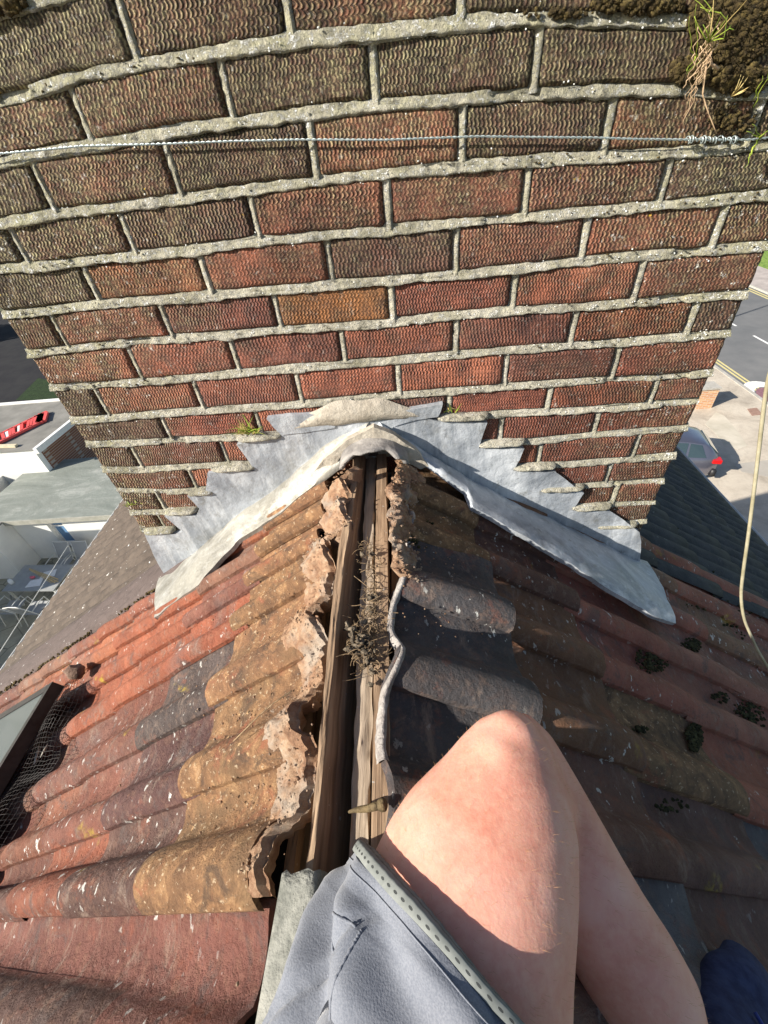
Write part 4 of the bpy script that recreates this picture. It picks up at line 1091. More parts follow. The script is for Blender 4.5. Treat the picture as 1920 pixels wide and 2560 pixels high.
KX = (kx + kx2) / 2; FX = (fx + fx2) / 2
dr = MB(); dr.prism([Vector((xr, -30, G)), Vector((KX - .15, -30, G)), Vector((KX - .15, 60, G)), Vector((xr, 60, G))], (0, 0, -.05)); dr.build("driveway", M_DR, smooth_=False, kind="structure")
M_AS = simple("worn_asphalt", (.13, .135, .14), (.19, .19, .19), .7, .9, .01, det=8, lo=.3, hi=.7)
M_KB = simple("kerb_stone", (.36, .34, .30), (.46, .44, .40), 8, .9, .004)
rd = MB(); rd.prism([Vector((KX, -40, G - .012)), Vector((FX, -40, G - .012)), Vector((FX, 80, G - .012)), Vector((KX, 80, G - .012))], (0, 0, -.05)); rd.build("road", M_AS, smooth_=False, kind="structure")
kb = MB(); kb.box((KX - .15, -40, G - .06), (KX, 80, G + .02)); kb.box((FX, -40, G - .06), (FX + .15, 80, G + .08)); kb.build("kerb", M_KB, smooth_=False, kind="structure")
pv = MB(); pv.prism([Vector((FX + .15, -40, G + .07)), Vector((FX + 3.0, -40, G + .07)), Vector((FX + 3.0, 80, G + .07)), Vector((FX + .15, 80, G + .07))], (0, 0, -.1)); pv.build("pavement", simple("far_pavement", (.34, .30, .28), (.46, .41, .38), 2, .9, .01), smooth_=False, kind="structure")
gv = MB(); gv.prism([Vector((FX + 3.0, -40, G + .075)), Vector((60, -40, G + .075)), Vector((60, 90, G + .075)), Vector((FX + 3.0, 90, G + .075))], (0, 0, -.1)); gv.build("grass_verge", simple("verge_grass", (.10, .19, .03), (.24, .34, .07), 6, .95, .02), smooth_=False, kind="structure")
M_YL = simple("yellow_road_paint", (.55, .47, .20), (.66, .58, .28), 14, .8, 0); M_WP = simple("white_road_paint", (.72, .72, .70), (.82, .82, .80), 14, .8, 0)
zr = G - .008
def strip(mb, x0, x1, y0, y1, z=zr): mb.prism([Vector((x0, y0, z)), Vector((x1, y0, z)), Vector((x1, y1, z)), Vector((x0, y1, z))], (0, 0, -.003))
ym = MB(); yg = gnd(1893, 998).y
for x in (KX + .18, KX + .36): strip(ym, x, x + .09, -40, yg - .35); strip(ym, x, x + .09, yg + .25, 80)
for x in (FX - .28, FX - .52): strip(ym, x, x + .11, -40, 80)
ym.build("yellow_lines", M_YL, smooth_=False, kind="structure")
wm_ = MB(); dx = gnd(1905, 850).x; dy = gnd(1890, 838).y; dl = abs(gnd(1888, 836).y - gnd(1935, 875).y)
d0 = gnd(1843, 801); 
for k in range(-6, 12): strip(wm_, dx - .05, dx + .06, dy - dl * 1.0 + k * dl * 1.72, dy + k * dl * 1.72)
c = gnd(1950, 1000); 
ring = MB()
n = 40; b = len(wm_.v)
for i in range(n):
    a = 2 * PI * i / n
    for rr_ in (1.0, .68): wm_.vert((c.x + 1.05 * rr_ * math.cos(a) * .9, c.y + 1.7 * rr_ * math.sin(a), zr + .001))
for i in range(n):
    j = (i + 1) % n; wm_.face((b + 2 * i, b + 2 * j, b + 2 * j + 1, b + 2 * i + 1))
wm_.build("white_road_markings", M_WP, smooth_=False, kind="structure")
rp_ = MB(); rp_.v = []; 
b = 0
for i in range(n): a = 2 * PI * i / n; rp_.vert((c.x + .66 * math.cos(a) * .9, c.y + 1.1 * math.sin(a), zr + .0015))
rp_.face(list(range(n))); rp_.build("red_road_patch", simple("red_surface_patch", (.20, .10, .12), (.28, .15, .17), 6, .9, 0), smooth_=False, kind="structure")
def quadpx(mb, P, z, th=.004): mb.prism([gnd(*p, z) for p in P], (0, 0, -th))
mh = MB(); quadpx(mh, [(1868,1022),(1892,1019),(1906,1036),(1880,1039)], G + .012, .01); mho = mh.build("inspection_cover", simple("rusty_cover", (.26, .16, .12), (.36, .23, .18), 12, .8, .002), smooth_=False); tag(mho, "square rusty inspection cover set in the pale concrete drive", "cover")
pp = MB(); quadpx(pp, [(1762,1060),(1790,1030),(1812,1040),(1850,1085),(1868,1115),(1845,1123),(1812,1112),(1785,1080)], G + .004); pp.build("concrete_patch", simple("pale_screed_patch", (.44, .40, .32), (.60, .55, .46), 1.2, .9, .004, det=8), smooth_=False, kind="structure")
dk = MB(); quadpx(dk, [(1835,1160),(1920,1150),(1935,1195),(1855,1180)], G + .004); dk.build("repair_patch", simple("grey_screed_patch", (.36, .33, .29), (.44, .41, .36), 1.5, .9, .003, det=8), smooth_=False, kind="structure")
# brick pier with return wall
t2 = simple("orange_brick", (.42, .20, .10), (.58, .32, .16), 9, .9, .003)
t = NT("orange_brick_wall"); br = t.n('TexBrick'); mp_ = t.n('Mapping'); mp_.inputs['Rotation'].default_value = (PI / 2, 0, 0); t.l(t.obj, mp_.inputs[0]); t.l(mp_.outputs[0], br.inputs[0])
br.inputs['Scale'].default_value = 1; br.inputs['Brick Width'].default_value = .225; br.inputs['Row Height'].default_value = .075; br.inputs['Mortar Size'].default_value = .009
for k_, c_ in (('Color1', (.50, .24, .12, 1)), ('Color2', (.62, .36, .17, 1)), ('Mortar', (.55, .50, .42, 1))): br.inputs[k_].default_value = c_
M_OB = t.done(br.outputs[0], .9)
pb = gnd(1778, 1020); pl = gnd(1742, 1002)
# pier height: top corner seen at (1798, 971)
best = min(((wallp(1797, 972, pb.y) - Vector((pb.x, pb.y, z))).length, z) for z in [G + .6 + .05 * k for k in range(50)])
zp = best[1]
pr_ = empty("brick_pier", pb, "orange brick garden pier and wall casting a pointed shadow on the drive", "brick wall")
m_ = MB(); m_.box((pb.x - .9, pb.y, G), (pb.x + .45 - .45, pb.y + .5, zp)); m_.box((pb.x - .9, pb.y + .5, G), (pb.x - .6, pb.y + 5, zp - .25)); m_.build("wall", M_OB, pr_, smooth_=False)
m_ = MB(); m_.box((pb.x - .94, pb.y - .04, zp), (pb.x + .04, pb.y + .54, zp + .06)); m_.box((pb.x - .92, pb.y + .545, zp - .25), (pb.x - .58, pb.y + 5, zp - .2)); m_.build("coping", M_KB, pr_, smooth_=False)

# ================================================================== CARS
t = NT("car_paint"); M_CP = t.done((.20, .20, .25), .28, None, .75, Coat_Weight=.8)
M_CG = NT("car_glass").done((.03, .05, .06), .06, None, 0, Coat_Weight=1.0); M_RL = NT("red_lamp").done((.55, .01, .01), .15, None, 0, Coat_Weight=1.0)
M_RU = NT("tyre_rubber").done((.02, .02, .02), .8); M_RM = NT("alloy_rim").done((.55, .55, .55), .3, None, .8); M_PL = NT("plate_yellow").done((.75, .6, .1), .5); M_BLK = NT("black_trim").done((.02, .02, .022), .5)
def make_car(loc, label, paint, rz=0):
    root = empty("parked_car", (0, 0, 0), label, "car", "cars parked on the drive")
    Ls = 4.25; hw = .88
    # stations along x (rear = +x = 0, front = -Ls): (x, lower z, shoulder z, roof z, roof half width)
    st = [(0.0,.42,.72,.74,.60),(-.04,.28,.90,.96,.66),(-.16,.24,1.00,1.12,.66),(-.38,.22,1.02,1.34,.62),(-.62,.21,1.00,1.47,.60),(-1.1,.20,.98,1.53,.60),(-1.8,.20,.96,1.54,.60),(-2.35,.20,.95,1.46,.60),(-2.75,.20,.94,1.22,.62),(-3.1,.20,.93,1.00,.68),(-3.6,.22,.86,.90,.66),(-4.0,.26,.74,.78,.58),(-4.2,.34,.60,.64,.48),(-4.25,.42,.55,.56,.40)]
    bd = MB(); wsc = lambda x: .80 + .20 * smooth(0, -.35, x) * smooth(-4.3, -3.7, x)
    def sec(s_):
        x, zl, zs, zr_, rw = s_; w = hw * wsc(x)
        return [(x, -w * .9, zl), (x, -w, zl + .12), (x, -w * 1.0, (zl + zs) / 2), (x, -w * .97, zs - .05), (x, -w * .93, zs), (x, -lerp(w * .93, rw, .5), lerp(zs, zr_, .5)), (x, -rw, zr_ - .03), (x, -rw * .85, zr_), (x, -rw * .4, zr_ + .02), (x, rw * .4, zr_ + .02), (x, rw * .85, zr_), (x, rw, zr_ - .03), (x, lerp(w * .93, rw, .5), lerp(zs, zr_, .5)), (x, w * .93, zs), (x, w * .97, zs - .05), (x, w, (zl + zs) / 2), (x, w, zl + .12), (x, w * .9, zl)]
    S = [sec(s_) for s_ in st]; n = len(S[0])
    b0, w_ = bd.grid(n - 1, len(S) - 1, lambda u, v: Vector(S[int(round(v * (len(S) - 1)))][int(round(u * (n - 1)))]))
    bd.face([b0 + i for i in range(n)]); bd.face([b0 + w_ * (len(S) - 1) + i for i in range(n)])
    body = bd.build("body", paint, root); sharp(body, 40)
    def pane(pts, name="window", mat=M_CG, off=.012):
        m = MB(); c_ = sum((Vector(p) for p in pts), Vector()) / len(pts); nn = (Vector(pts[1]) - Vector(pts[0])).cross(Vector(pts[2]) - Vector(pts[0])).normalized()
        if nn.dot(c_ - Vector((-2, 0, .6))) < 0: nn = -nn
        m.prism([Vector(p) + nn * off for p in pts], -nn * (off + .01)); m.build(name, mat, root, smooth_=False)
    for sg in (-1, 1):
        yb = lambda x, k: sg * lerp(hw * wsc(x) * .93, .60, k)
        pane([(-.50, yb(-.5, .06), 1.03), (-1.08, yb(-1.08, .06), 1.02), (-1.08, yb(-1.08, .9), 1.47), (-.72, yb(-.72, .88), 1.43)])
        pane([(-1.16, yb(-1.16, .06), 1.02), (-1.95, yb(-1.95, .06), 1.0), (-1.95, yb(-1.95, .9), 1.48), (-1.16, yb(-1.16, .9), 1.48)])
        pane([(-2.03, yb(-2.03, .06), 1.0), (-2.95, yb(-2.95, .1), .98), (-2.45, yb(-2.45, .85), 1.38), (-2.03, yb(-2.03, .9), 1.46)])
        l_ = MB(); l_.box((-.26, sg * .60, .84), (.012, sg * .86 * .99, .98)); sharp(l_.build("tail_light", M_RL, root, smooth_=False))
        l_ = MB(); l_.box((-4.16, sg * .50, .60), (-3.9, sg * .78, .72)); l_.build("headlight", M_RM, root, smooth_=False)
        m = MB(); m.box((-2.9, sg * .90, .98), (-2.75, sg * 1.05, 1.08)); m.build("mirror", paint, root)
        for x in (-.80, -3.42):
            wh = MB(); wh.tube([(x, sg * .68, .32), (x, sg * .70, .32), (x, sg * .88, .32), (x, sg * .90, .32)], [.29, .32, .32, .29], 28); w = wh.build("wheel", M_RU, root); sharp(w)
            rm_ = MB(); rm_.tube([(x, sg * .895, .32), (x, sg * .905, .32)], [.21, .18], 20); rm_.build("rim", M_RM, w, smooth_=False)
    pane([(-.10, -.56, 1.08), (-.10, .56, 1.08), (-.42, .52, 1.36), (-.42, -.52, 1.36)], off=.03); pane([(-3.02, -.60, 1.03), (-3.02, .60, 1.03), (-2.48, .54, 1.40), (-2.48, -.54, 1.40)], off=.03)
    m = MB(); m.box((-.12, -.80, .26), (.03, .80, .50)); m.build("bumper", M_BLK, root)
    m = MB(); m.box((.0, -.26, .62), (.025, .26, .73)); m.build("number_plate", M_PL, root, smooth_=False)
    root.scale = (.87, .87, .87); root.location = loc; root.rotation_euler = (0, 0, rz); return root
cw_ = gnd(1787, 1206)
make_car((cw_.x + .02, cw_.y + .70, G), "grey hatchback with red tail light parked beside the dark roof edge", M_CP, -.22)
make_car((cw_.x - .35, cw_.y + 4.4, G), "dark parked car almost hidden behind the chimney next to the brick pier", NT("dark_car_paint").done((.03, .035, .04), .25, None, .6, Coat_Weight=.8))
# lamp post hidden behind the chimney (its shadow crosses the road)
a = gnd(1811, 831); b = gnd(1920, 806); dv = (b - a).normalized(); lpb = a - dv * 7.0
lp = empty("street_lamp", lpb, "tall street lamp behind the chimney whose shadow crosses the road", "street lamp")
m = MB(); m.tube([lpb, lpb + Vector((0, 0, 1.2)), lpb + Vector((0, 0, 1.25)), lpb + Vector((0, 0, 8))], [.09, .09, .06, .04], 10); m.build("pole", M_RM, lp)
m = MB(); m.tube([lpb + Vector((0, 0, 8)), lpb + Vector((.5, 0, 8.15)), lpb + Vector((1.0, 0, 8.2))], [.04, .05, .09], 8); m.build("lamp_head", M_RM, lp)

# ================================================================== LEFT: EXTENSION, GARAGE, PATIO
M_WR = simple("white_render", (.74, .74, .71), (.84, .84, .80), 1.5, .85, .004, det=7)
t = NT("green_grey_felt"); n_ = t.noise(1.0, 8, .7, dist=1.5, scale3=(.5, 1.4, 1)); b_ = t.ramp(n_, [(.3, (.16, .18, .16)), (.55, (.24, .26, .235)), (.72, (.40, .41, .38))])
b_ = t.mix(t.rng(t.noise(3, 6, .7), .5, .7, 0, .5), b_, (.19, .20, .175)); M_FE = t.done(b_, .75, t.bump(t.noise(9, 5, .6), .01))
M_FD = simple("brown_grey_felt", (.16, .155, .14), (.27, .26, .235), 1.2, .85, .004, det=8)
yw = gnd(210, 1390).y
zt_ = wallp(145, 1289, yw).z; xw0, xw1 = wallp(-120, 1310, yw).x, wallp(330, 1290, yw).x + 2.0
farz = zt_; fy = gnd(165, 1148, zt_).y; fxl = gnd(97, 1150, zt_).x
EX = empty("rendered_extension", Vector(((xw0 + xw1) / 2, yw, G)), "white rendered single storey extension with a flat grey green felt roof", "extension")
m = MB(); 
wx0, wx1 = wallp(108, 1303, yw).x, wallp(149, 1303, yw).x; wz0, wz1 = wallp(158, 1363, yw).z, wallp(125, 1303, yw).z
m.box((xw0, yw, G), (wx0, yw + .25, zt_ - .02)); m.box((wx1, yw, G), (xw1, yw + .25, zt_ - .02)); m.box((wx0, yw, G), (wx1, yw + .25, wz0)); m.box((wx0, yw, wz1), (wx1, yw + .25, zt_ - .02))
m.box((xw0, fy - .3, G), (xw1, fy - .05, zt_ - .02)); m.box((fxl - 1.0, yw + .25, G), (fxl - .8, fy - .3, zt_ - .02)); m.build("wall", M_WR, EX, smooth_=False)
m = MB(); m.prism([Vector((xw0, yw - .12, zt_)), Vector((xw1, yw - .12, zt_)), Vector((xw1, fy, zt_)), Vector((fxl, fy, zt_)), gnd(0, 1232, zt_), gnd(-60, 1275, zt_)], (0, 0, -.05)); m.build("roof", M_FE, EX, smooth_=False)
m = MB(); m.box((xw0, yw - .16, zt_ - .14), (xw1, yw - .125, zt_ + .015)); m.build("fascia", simple("weathered_fascia", (.30, .30, .25), (.42, .41, .36), 5, .8, 0), EX, smooth_=False)
win = MB(); fz = .06
win.box((wx0, yw + .10, wz0), (wx0 + fz, yw + .16, wz1)); win.box((wx1 - fz, yw + .10, wz0), (wx1, yw + .16, wz1)); win.box((wx0 + fz, yw + .10, wz0), (wx1 - fz, yw + .16, wz0 + fz)); win.box((wx0 + fz, yw + .10, wz1 - fz), (wx1 - fz, yw + .16, wz1)); win.box((wx0 + fz, yw + .10, lerp(wz0, wz1, .7)), (wx1 - fz, yw + .16, lerp(wz0, wz1, .7) + .05))
wo_ = win.build("window", M_WP, EX, smooth_=False)
m = MB(); m.box((wx0 + .02, yw + .125, wz0 + .02), (wx1 - .02, yw + .14, wz1 - .02)); m.build("pane", NT("window_glass").done((.16, .30, .50), .08, None, 0, Coat_Weight=.6), wo_, smooth_=False)
m = MB(); m.box((wx0 - .03, yw - .06, wz0 - .06), (wx1 + .03, yw + .098, wz0 - .003)); m.build("sill", M_KB, wo_, smooth_=False)
# annexe wall coming towards the house at the far left
a1 = gnd(104, 1398); a2 = gnd(22, 1434)
AN = empty("white_side_building", gnd(20, 1420), "white rendered side building in its own shade left of the patio", "outbuilding")
m = MB(); xa = a1.x - .02; zan = zt_ - .02
m.box((xa - 5, a2.y - .2, G), (xa, yw - .01, zan)); m.build("wall", M_WR, AN, smooth_=False)
m = MB(); m.box((xa - 5, a2.y - .25, zan + .003), (xa + .02, yw - .17, zan + .05)); m.build("roof", M_FD, AN, smooth_=False)
gx = gnd(0, 1560).x - 1.5  # unseen block added to cast shade on the patio, with a gap left between
TH_ = empty("patio_shade_block", (gx, 4, G), "unseen rendered block added left of the patio to shade the table", "outbuilding")
m = MB(); m.box((gx - 4, gnd(60, 1535).y - 1.2, G), (gx, gnd(60, 1450).y - 1.0, G + 3.4)); m.box((gx - 4, -8, G), (gx, gnd(60, 1575).y - 2.0, G + 3.4)); m.build("wall", M_WR, TH_, smooth_=False)
# garage with block wall
zg = G + 2.6
g0 = gnd(0, 1121, zg); g1 = gnd(82, 1124, zg); g2 = gnd(150, 1003, zg); g3 = gnd(168, 1056, zg)
GA = empty("flat_roof_garage", (g1.x, g1.y, G), "flat roofed brick garage with a whitewashed block front and brown felt", "garage")
gy0 = g1.y; gy1 = gnd(145, 1003, zg).y; gxr = g1.x
dvr = (gnd(168, 1056, zg) - g1)
m = MB(); m.box((-60, gy0 + .05, G), (gxr - .05, gy0 + .25, zg - .03)); m.build("block_wall", None or (lambda: (lambda t: (t, ))(0))() and M_WR, GA, smooth_=False)
rx = g1.x + dvr.x / dvr.y * (gy1 - gy0)
m = MB(); m.prism([Vector((g1.x - .02, gy0 + .26, G)), Vector((rx - .02, gy1, G)), Vector((rx - .02, gy1, zg - .03)), Vector((g1.x - .02, gy0 + .26, zg - .03))], (-.25, 0, 0)); m.build("brick_wall", M_BW, GA, smooth_=False)
m = MB(); m.prism([Vector((-60, gy0, zg)), Vector((g1.x, gy0, zg)), Vector((rx, gy1, zg)), Vector((-60, gy1, zg))], (0, 0, -.03)); m.build("roof", M_FD, GA, smooth_=False)
m = MB(); m.prism([Vector((-60, gy1 + .002, zg - .1)), Vector((rx, gy1 + .002, zg - .1)), Vector((rx, gy1 + .002, zg + .06)), Vector((-60, gy1 + .002, zg + .06))], (0, .12, 0)); 
m.prism([Vector((g1.x + .003, gy0, zg - .16)), Vector((rx + .003, gy1, zg - .16)), Vector((rx + .003, gy1, zg + .03)), Vector((g1.x + .003, gy0, zg + .03))], (.12, 0, 0)); m.build("white_trim", M_WP, GA, smooth_=False)
# red plastic frame on the roof
RD = empty("red_plastic_frame", gnd(50, 1060, zg + .05), "red plastic ladder like frame with white panels on the garage roof", "plastic frame")
m = MB(); a = gnd(-20, 1093, zg + .1); b = gnd(116, 1027, zg + .1); a_ = gnd(-12, 1108, zg + .1); b_ = gnd(108, 1049, zg + .1)
def bar(mb, p, q, w=.045, h=.08):
    d_ = (q - p).normalized(); s_ = d_.cross(Vector((0, 0, 1))).normalized() * w
    mb.prism([p - s_, p + s_, q + s_, q - s_], (0, 0, -h))
bar(m, a, b); bar(m, a_, b_)
for k in (0.05, .17, .30, .36, .52, .66, .72, .86, .93): bar(m, a.lerp(b, k), a_.lerp(b_, k), .05 if k not in (.86, .93) else .16, .078)
m.build("frame", NT("red_plastic").done((.72, .10, .09), .45), RD, smooth_=False)
m = MB()
for k0, k1 in ((.20, .28), (.44, .51)): m.prism([a.lerp(b, k0) - Vector((0, 0, .015)), a.lerp(b, k1) - Vector((0, 0, .015)), a_.lerp(b_, k1) - Vector((0, 0, .015)), a_.lerp(b_, k0) - Vector((0, 0, .015))], (0, 0, -.02))
m.build("white_panel", M_WP, RD, smooth_=False)
m = MB(); bar(m, gnd(-30, 1114, zg + .08), gnd(39, 1112, zg + .08), .06, .07); po = m.build("plank", simple("pale_plank", (.55, .48, .33), (.66, .58, .42), 12, .8, 0), smooth_=False); tag(po, "pale wooden plank lying along the edge of the garage roof", "plank")
# lawn, dark yard, hedge beyond the garage
m = MB(); m.prism([gnd(-60, 1010, G), gnd(180, 1010, G), gnd(120, 880, G), gnd(40, 780, G), gnd(-300, 760, G), gnd(-300, 1010, G)], (0, 0, -.01)); m.build("dark_yard", simple("tarmac_shade_in_colour", (.010, .010, .014), (.02, .02, .022), 1, .95, .01), smooth_=False, kind="structure")  # near-black colour stands in for the shade beyond the garage
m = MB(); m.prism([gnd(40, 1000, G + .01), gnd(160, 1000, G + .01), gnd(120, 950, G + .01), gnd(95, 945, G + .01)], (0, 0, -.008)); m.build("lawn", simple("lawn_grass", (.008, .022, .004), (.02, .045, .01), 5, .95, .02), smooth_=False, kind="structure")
def leafy(mb, c, rx, ry, rz, n, r_, rr):
    for i in range(n):
        v = Vector((rr.gauss(0, 1), rr.gauss(0, 1), rr.gauss(0, 1))).normalized() * (rr.random() ** .4)
        k = 1 + .25 * N3(v, 2.2, c[0]); p = Vector((c[0] + v.x * rx * k, c[1] + v.y * ry * k, c[2] + v.z * rz * k)); s_ = r_ * rr.uniform(.6, 1.4)
        a = Vector((rr.gauss(0, 1), rr.gauss(0, 1), rr.gauss(0, 1))).normalized() * s_; b = a.orthogonal().normalized() * s_ * .6
        q = [mb.vert(p - a), mb.vert(p + b), mb.vert(p + a), mb.vert(p - b)]; mb.face(q)
hp = gnd(-40, 880, G); rr = random.Random(3)
for k, (dx_, dy_, lab) in enumerate(((-5, 3, "dark tall evergreen nearest the chimney beyond the garage"), (-10, 0, "dark tall evergreen at the left edge beyond the garage"))):
    tr = empty("evergreen_tree", hp + Vector((dx_, dy_, 0)), lab, "tree", "dark trees beyond the garage")
    m = MB(); m.tube([hp + Vector((dx_, dy_, 0)), hp + Vector((dx_ + .1, dy_, 3)), hp + Vector((dx_, dy_, 8))], [.3, .22, .08], 8); m.build("trunk", M_WD, tr)
    m = MB(); leafy(m, hp + Vector((dx_, dy_, 5.5)), 2.6, 2.6, 4.6, 6000, .16, rr); m.build("crown", simple("dark_needles", (.02, .035, .015), (.05, .08, .03), 2, .9, 0), tr, smooth_=False, fixn=False)
bs = MB(); bp = gnd(-5, 1215, G + .8); leafy(bs, bp, 1.0, .9, .8, 1600, .09, rr)
sh = empty("leafy_shrub", bp - Vector((0, 0, .8)), "yellow green shrub by the whitewashed block wall", "shrub"); bs.build("foliage", M_GR1, sh, smooth_=False, fixn=False)
m = MB(); m.tube([bp - Vector((0, 0, .8)), bp], [.05, .03], 6); m.build("stem", M_WD, sh)
m = MB(); m.box((-60, yw + 3.2, G), (gnd(60, 1195, G).x, yw + 3.4, G + 1.1)); mo_ = m.build("garden_wall", M_BW, smooth_=False); tag(mo_, "low brown garden wall behind the extension roof near the shrub", "garden wall")
# patio
t = NT("crazy_paving"); v_ = t.n('TexVoronoi'); t.l(t.obj, v_.inputs['Vector']); v_.inputs['Scale'].default_value = 1.5; v_.feature = 'DISTANCE_TO_EDGE'
pc = t.ramp(t.noise(2.2, 6, .65), [(.3, (.26, .25, .20)), (.6, (.40, .38, .29)), (.75, (.52, .48, .34))]); pc = t.mix(t.rng(v_.outputs['Distance'], .0, .025, 1, 0), pc, (.12, .115, .09))
M_PA = t.done(pc, .85, t.bump(t.noise(14, 5, .6), .01))
m = MB(); m.prism([Vector((-40, -12, G)), Vector((xl - .02, -12, G)), Vector((xl - .02, yw, G)), Vector((-40, yw, G))], (0, 0, -.015)); m.build("patio", M_PA, smooth_=False, kind="structure")
# table
M_TB = simple("grey_table_top", (.30, .31, .30), (.36, .37, .36), 6, .35, 0); M_CF = NT("pale_metal_frame").done((.62, .63, .60), .4); 
t = NT("grey_sling_mesh"); M_SL = t.done(t.ramp(t.noise(200, 2, .5), [(.35, (.30, .31, .31)), (.65, (.42, .43, .43))]), .8)
zt2 = G + .74
tc = [gnd(-10, 1478, zt2), gnd(136, 1477, zt2), gnd(182, 1410, zt2), gnd(75, 1413, zt2)]
tcx = sum((p for p in tc), Vector()) / 4
ang = math.atan2((tc[1] - tc[0]).y, (tc[1] - tc[0]).x); tl = ((tc[1] - tc[0]).length + (tc[2] - tc[3]).length) / 2; tw_ = abs((tc[3] - tc[0]).dot(Vector((-math.sin(ang), math.cos(ang), 0))))
TB = empty("patio_table", (0, 0, 0), "grey rectangular patio table strewn with canes and papers", "table")
m = MB(); m.box((-tl / 2, -tw_ / 2, .71), (tl / 2, tw_ / 2, .74)); m.build("table_top", M_TB, TB, smooth_=False)
for sx in (-1, 1):
    for sy in (-1, 1):
        m = MB(); m.box((sx * (tl / 2 - .08) - .025, sy * (tw_ / 2 - .08) - .025, 0), (sx * (tl / 2 - .08) + .025, sy * (tw_ / 2 - .08) + .025, .708)); m.build("leg", M_CF, TB, smooth_=False)
tcen = Vector((tcx.x, tcx.y, G)); TB.location = tcen; TB.rotation_euler = (0, 0, ang)
R_ = Matrix.Rotation(ang, 3, 'Z')
def tpt(x, y, z=.745): return tcen + R_ @ Vector((x, y, z))
def make_chair():
    c_ = empty("patio_chair", (0, 0, 0), "x", "chair", "sling chairs round the patio table")
    m = MB(); m.grid(4, 4, lambda u, v: Vector(((u - .5) * .46, (v - .5) * .46 + .02, .42 - .02 * math.sin(PI * v)))); o = m.build("seat", M_SL, c_, fixn=False)
    m = MB(); m.grid(6, 6, lambda u, v: Vector(((u - .5) * .46, .24 + .17 * v - .03 * math.sin(PI * u), .44 + .50 * v))); m.build("backrest", M_SL, c_, fixn=False)
    for sx in (-1, 1):
        m = MB(); m.tube([(sx * .24, -.24, 0), (sx * .24, -.22, .42), (sx * .24, -.20, .63), (sx * .25, .0, .645), (sx * .245, .28, .62)], .014, 6); m.build("leg", M_CF, c_)
        m = MB(); m.tube([(sx * .24, .34, 0), (sx * .24, .22, .42), (sx * .24, .42, .95)], .014, 6); m.build("leg", M_CF, c_)
    m = MB(); m.tube([(-.24, .42, .95), (-.1, .395, .96), (.1, .395, .96), (.24, .42, .95)], .014, 6); m.build("top_rail", M_CF, c_)
    return c_
ch0 = make_chair()
spots = [(-tl * .30, -tw_ / 2 - .28, PI, "sling chair on the near side of the patio table, leftmost"), (tl * .16, -tw_ / 2 - .30, PI, "sling chair on the near side of the patio table beside the lit paving"),
         (-tl * .02, tw_ / 2 + .30, 0, "sling chair on the far side of the patio table, nearer the side building"), (tl * .36, tw_ / 2 + .30, 0, "sling chair on the far side of the patio table under the window wall")]
for i, (x, y, a, lab) in enumerate(spots):
    o = ch0 if i == 0 else copytree(ch0)
    o.location = tcen + R_ @ Vector((x, y, 0)); o.rotation_euler = (0, 0, ang + a); o['label'] = lab
# things on the table
m = MB(); rr = random.Random(2)
for i in range(9):
    a = tpt(-tl * .30 + rr.gauss(0, .02), tw_ * .30 + rr.gauss(0, .015), .752 + rr.random() * .02); b = tpt(tl * .40 + rr.gauss(0, .05), -tw_ * .18 + rr.gauss(0, .06), .752 + rr.random() * .03); m.tube([a, b], .008, 5)
o = m.build("bamboo_canes", simple("bamboo", (.60, .45, .22), (.75, .60, .34), 9, .6, 0)); tag(o, "bundle of pale bamboo canes lying diagonally on the patio table", "canes")
m = MB()
for cx, cy, a, s_ in ((.15, .12, .3, .20), (.02, -.22, .2, .20)):
    Rr = Matrix.Rotation(a, 3, 'Z'); m.prism([tpt(*(Rr @ Vector((x, y, 0)) + Vector((cx * tl, cy * tw_, 0)))[:2], .75) for x, y in ((-s_, -s_ * .6), (s_, -s_ * .7), (s_ * .9, s_ * .7), (-s_ * .8, s_ * .6))], (0, 0, -.004))
o = m.build("papers", M_WP, smooth_=False); tag(o, "white sheets of paper spread on the patio table under the canes", "papers")
m = MB(); m.tube([tpt(-tl * .42, -tw_ * .22, .743), tpt(-tl * .42, -tw_ * .22, .86), tpt(-tl * .42, -tw_ * .22, .87), tpt(-tl * .42, -tw_ * .22, .90)], [.055, .055, .04, .04], 12); o = m.build("glass_jar", NT("jar_glass").done((.75, .78, .78), .1)); tag(o, "clear glass jar at the left end of the patio table", "jar")
m = MB(); m.blob(tpt(-tl * .10, -tw_ * .02, .775), .07, .05, .03, .5, 2, 10, 6, seed=5); o = m.build("gloves", NT("pink_red").done((.65, .15, .20), .7)); tag(o, "crumpled pink red gloves among the canes on the patio table", "gloves")
# washing line and overhead line
m = MB(); a = gnd(-60, 1722, G + 4); b = gnd(170, 1364, G + 2.3); m.tube([a.lerp(b, k / 12) for k in range(13)], .006, 4); o = m.build("washing_line", M_CF); tag(o, "thin pale washing line stretched over the patio", "washing line")
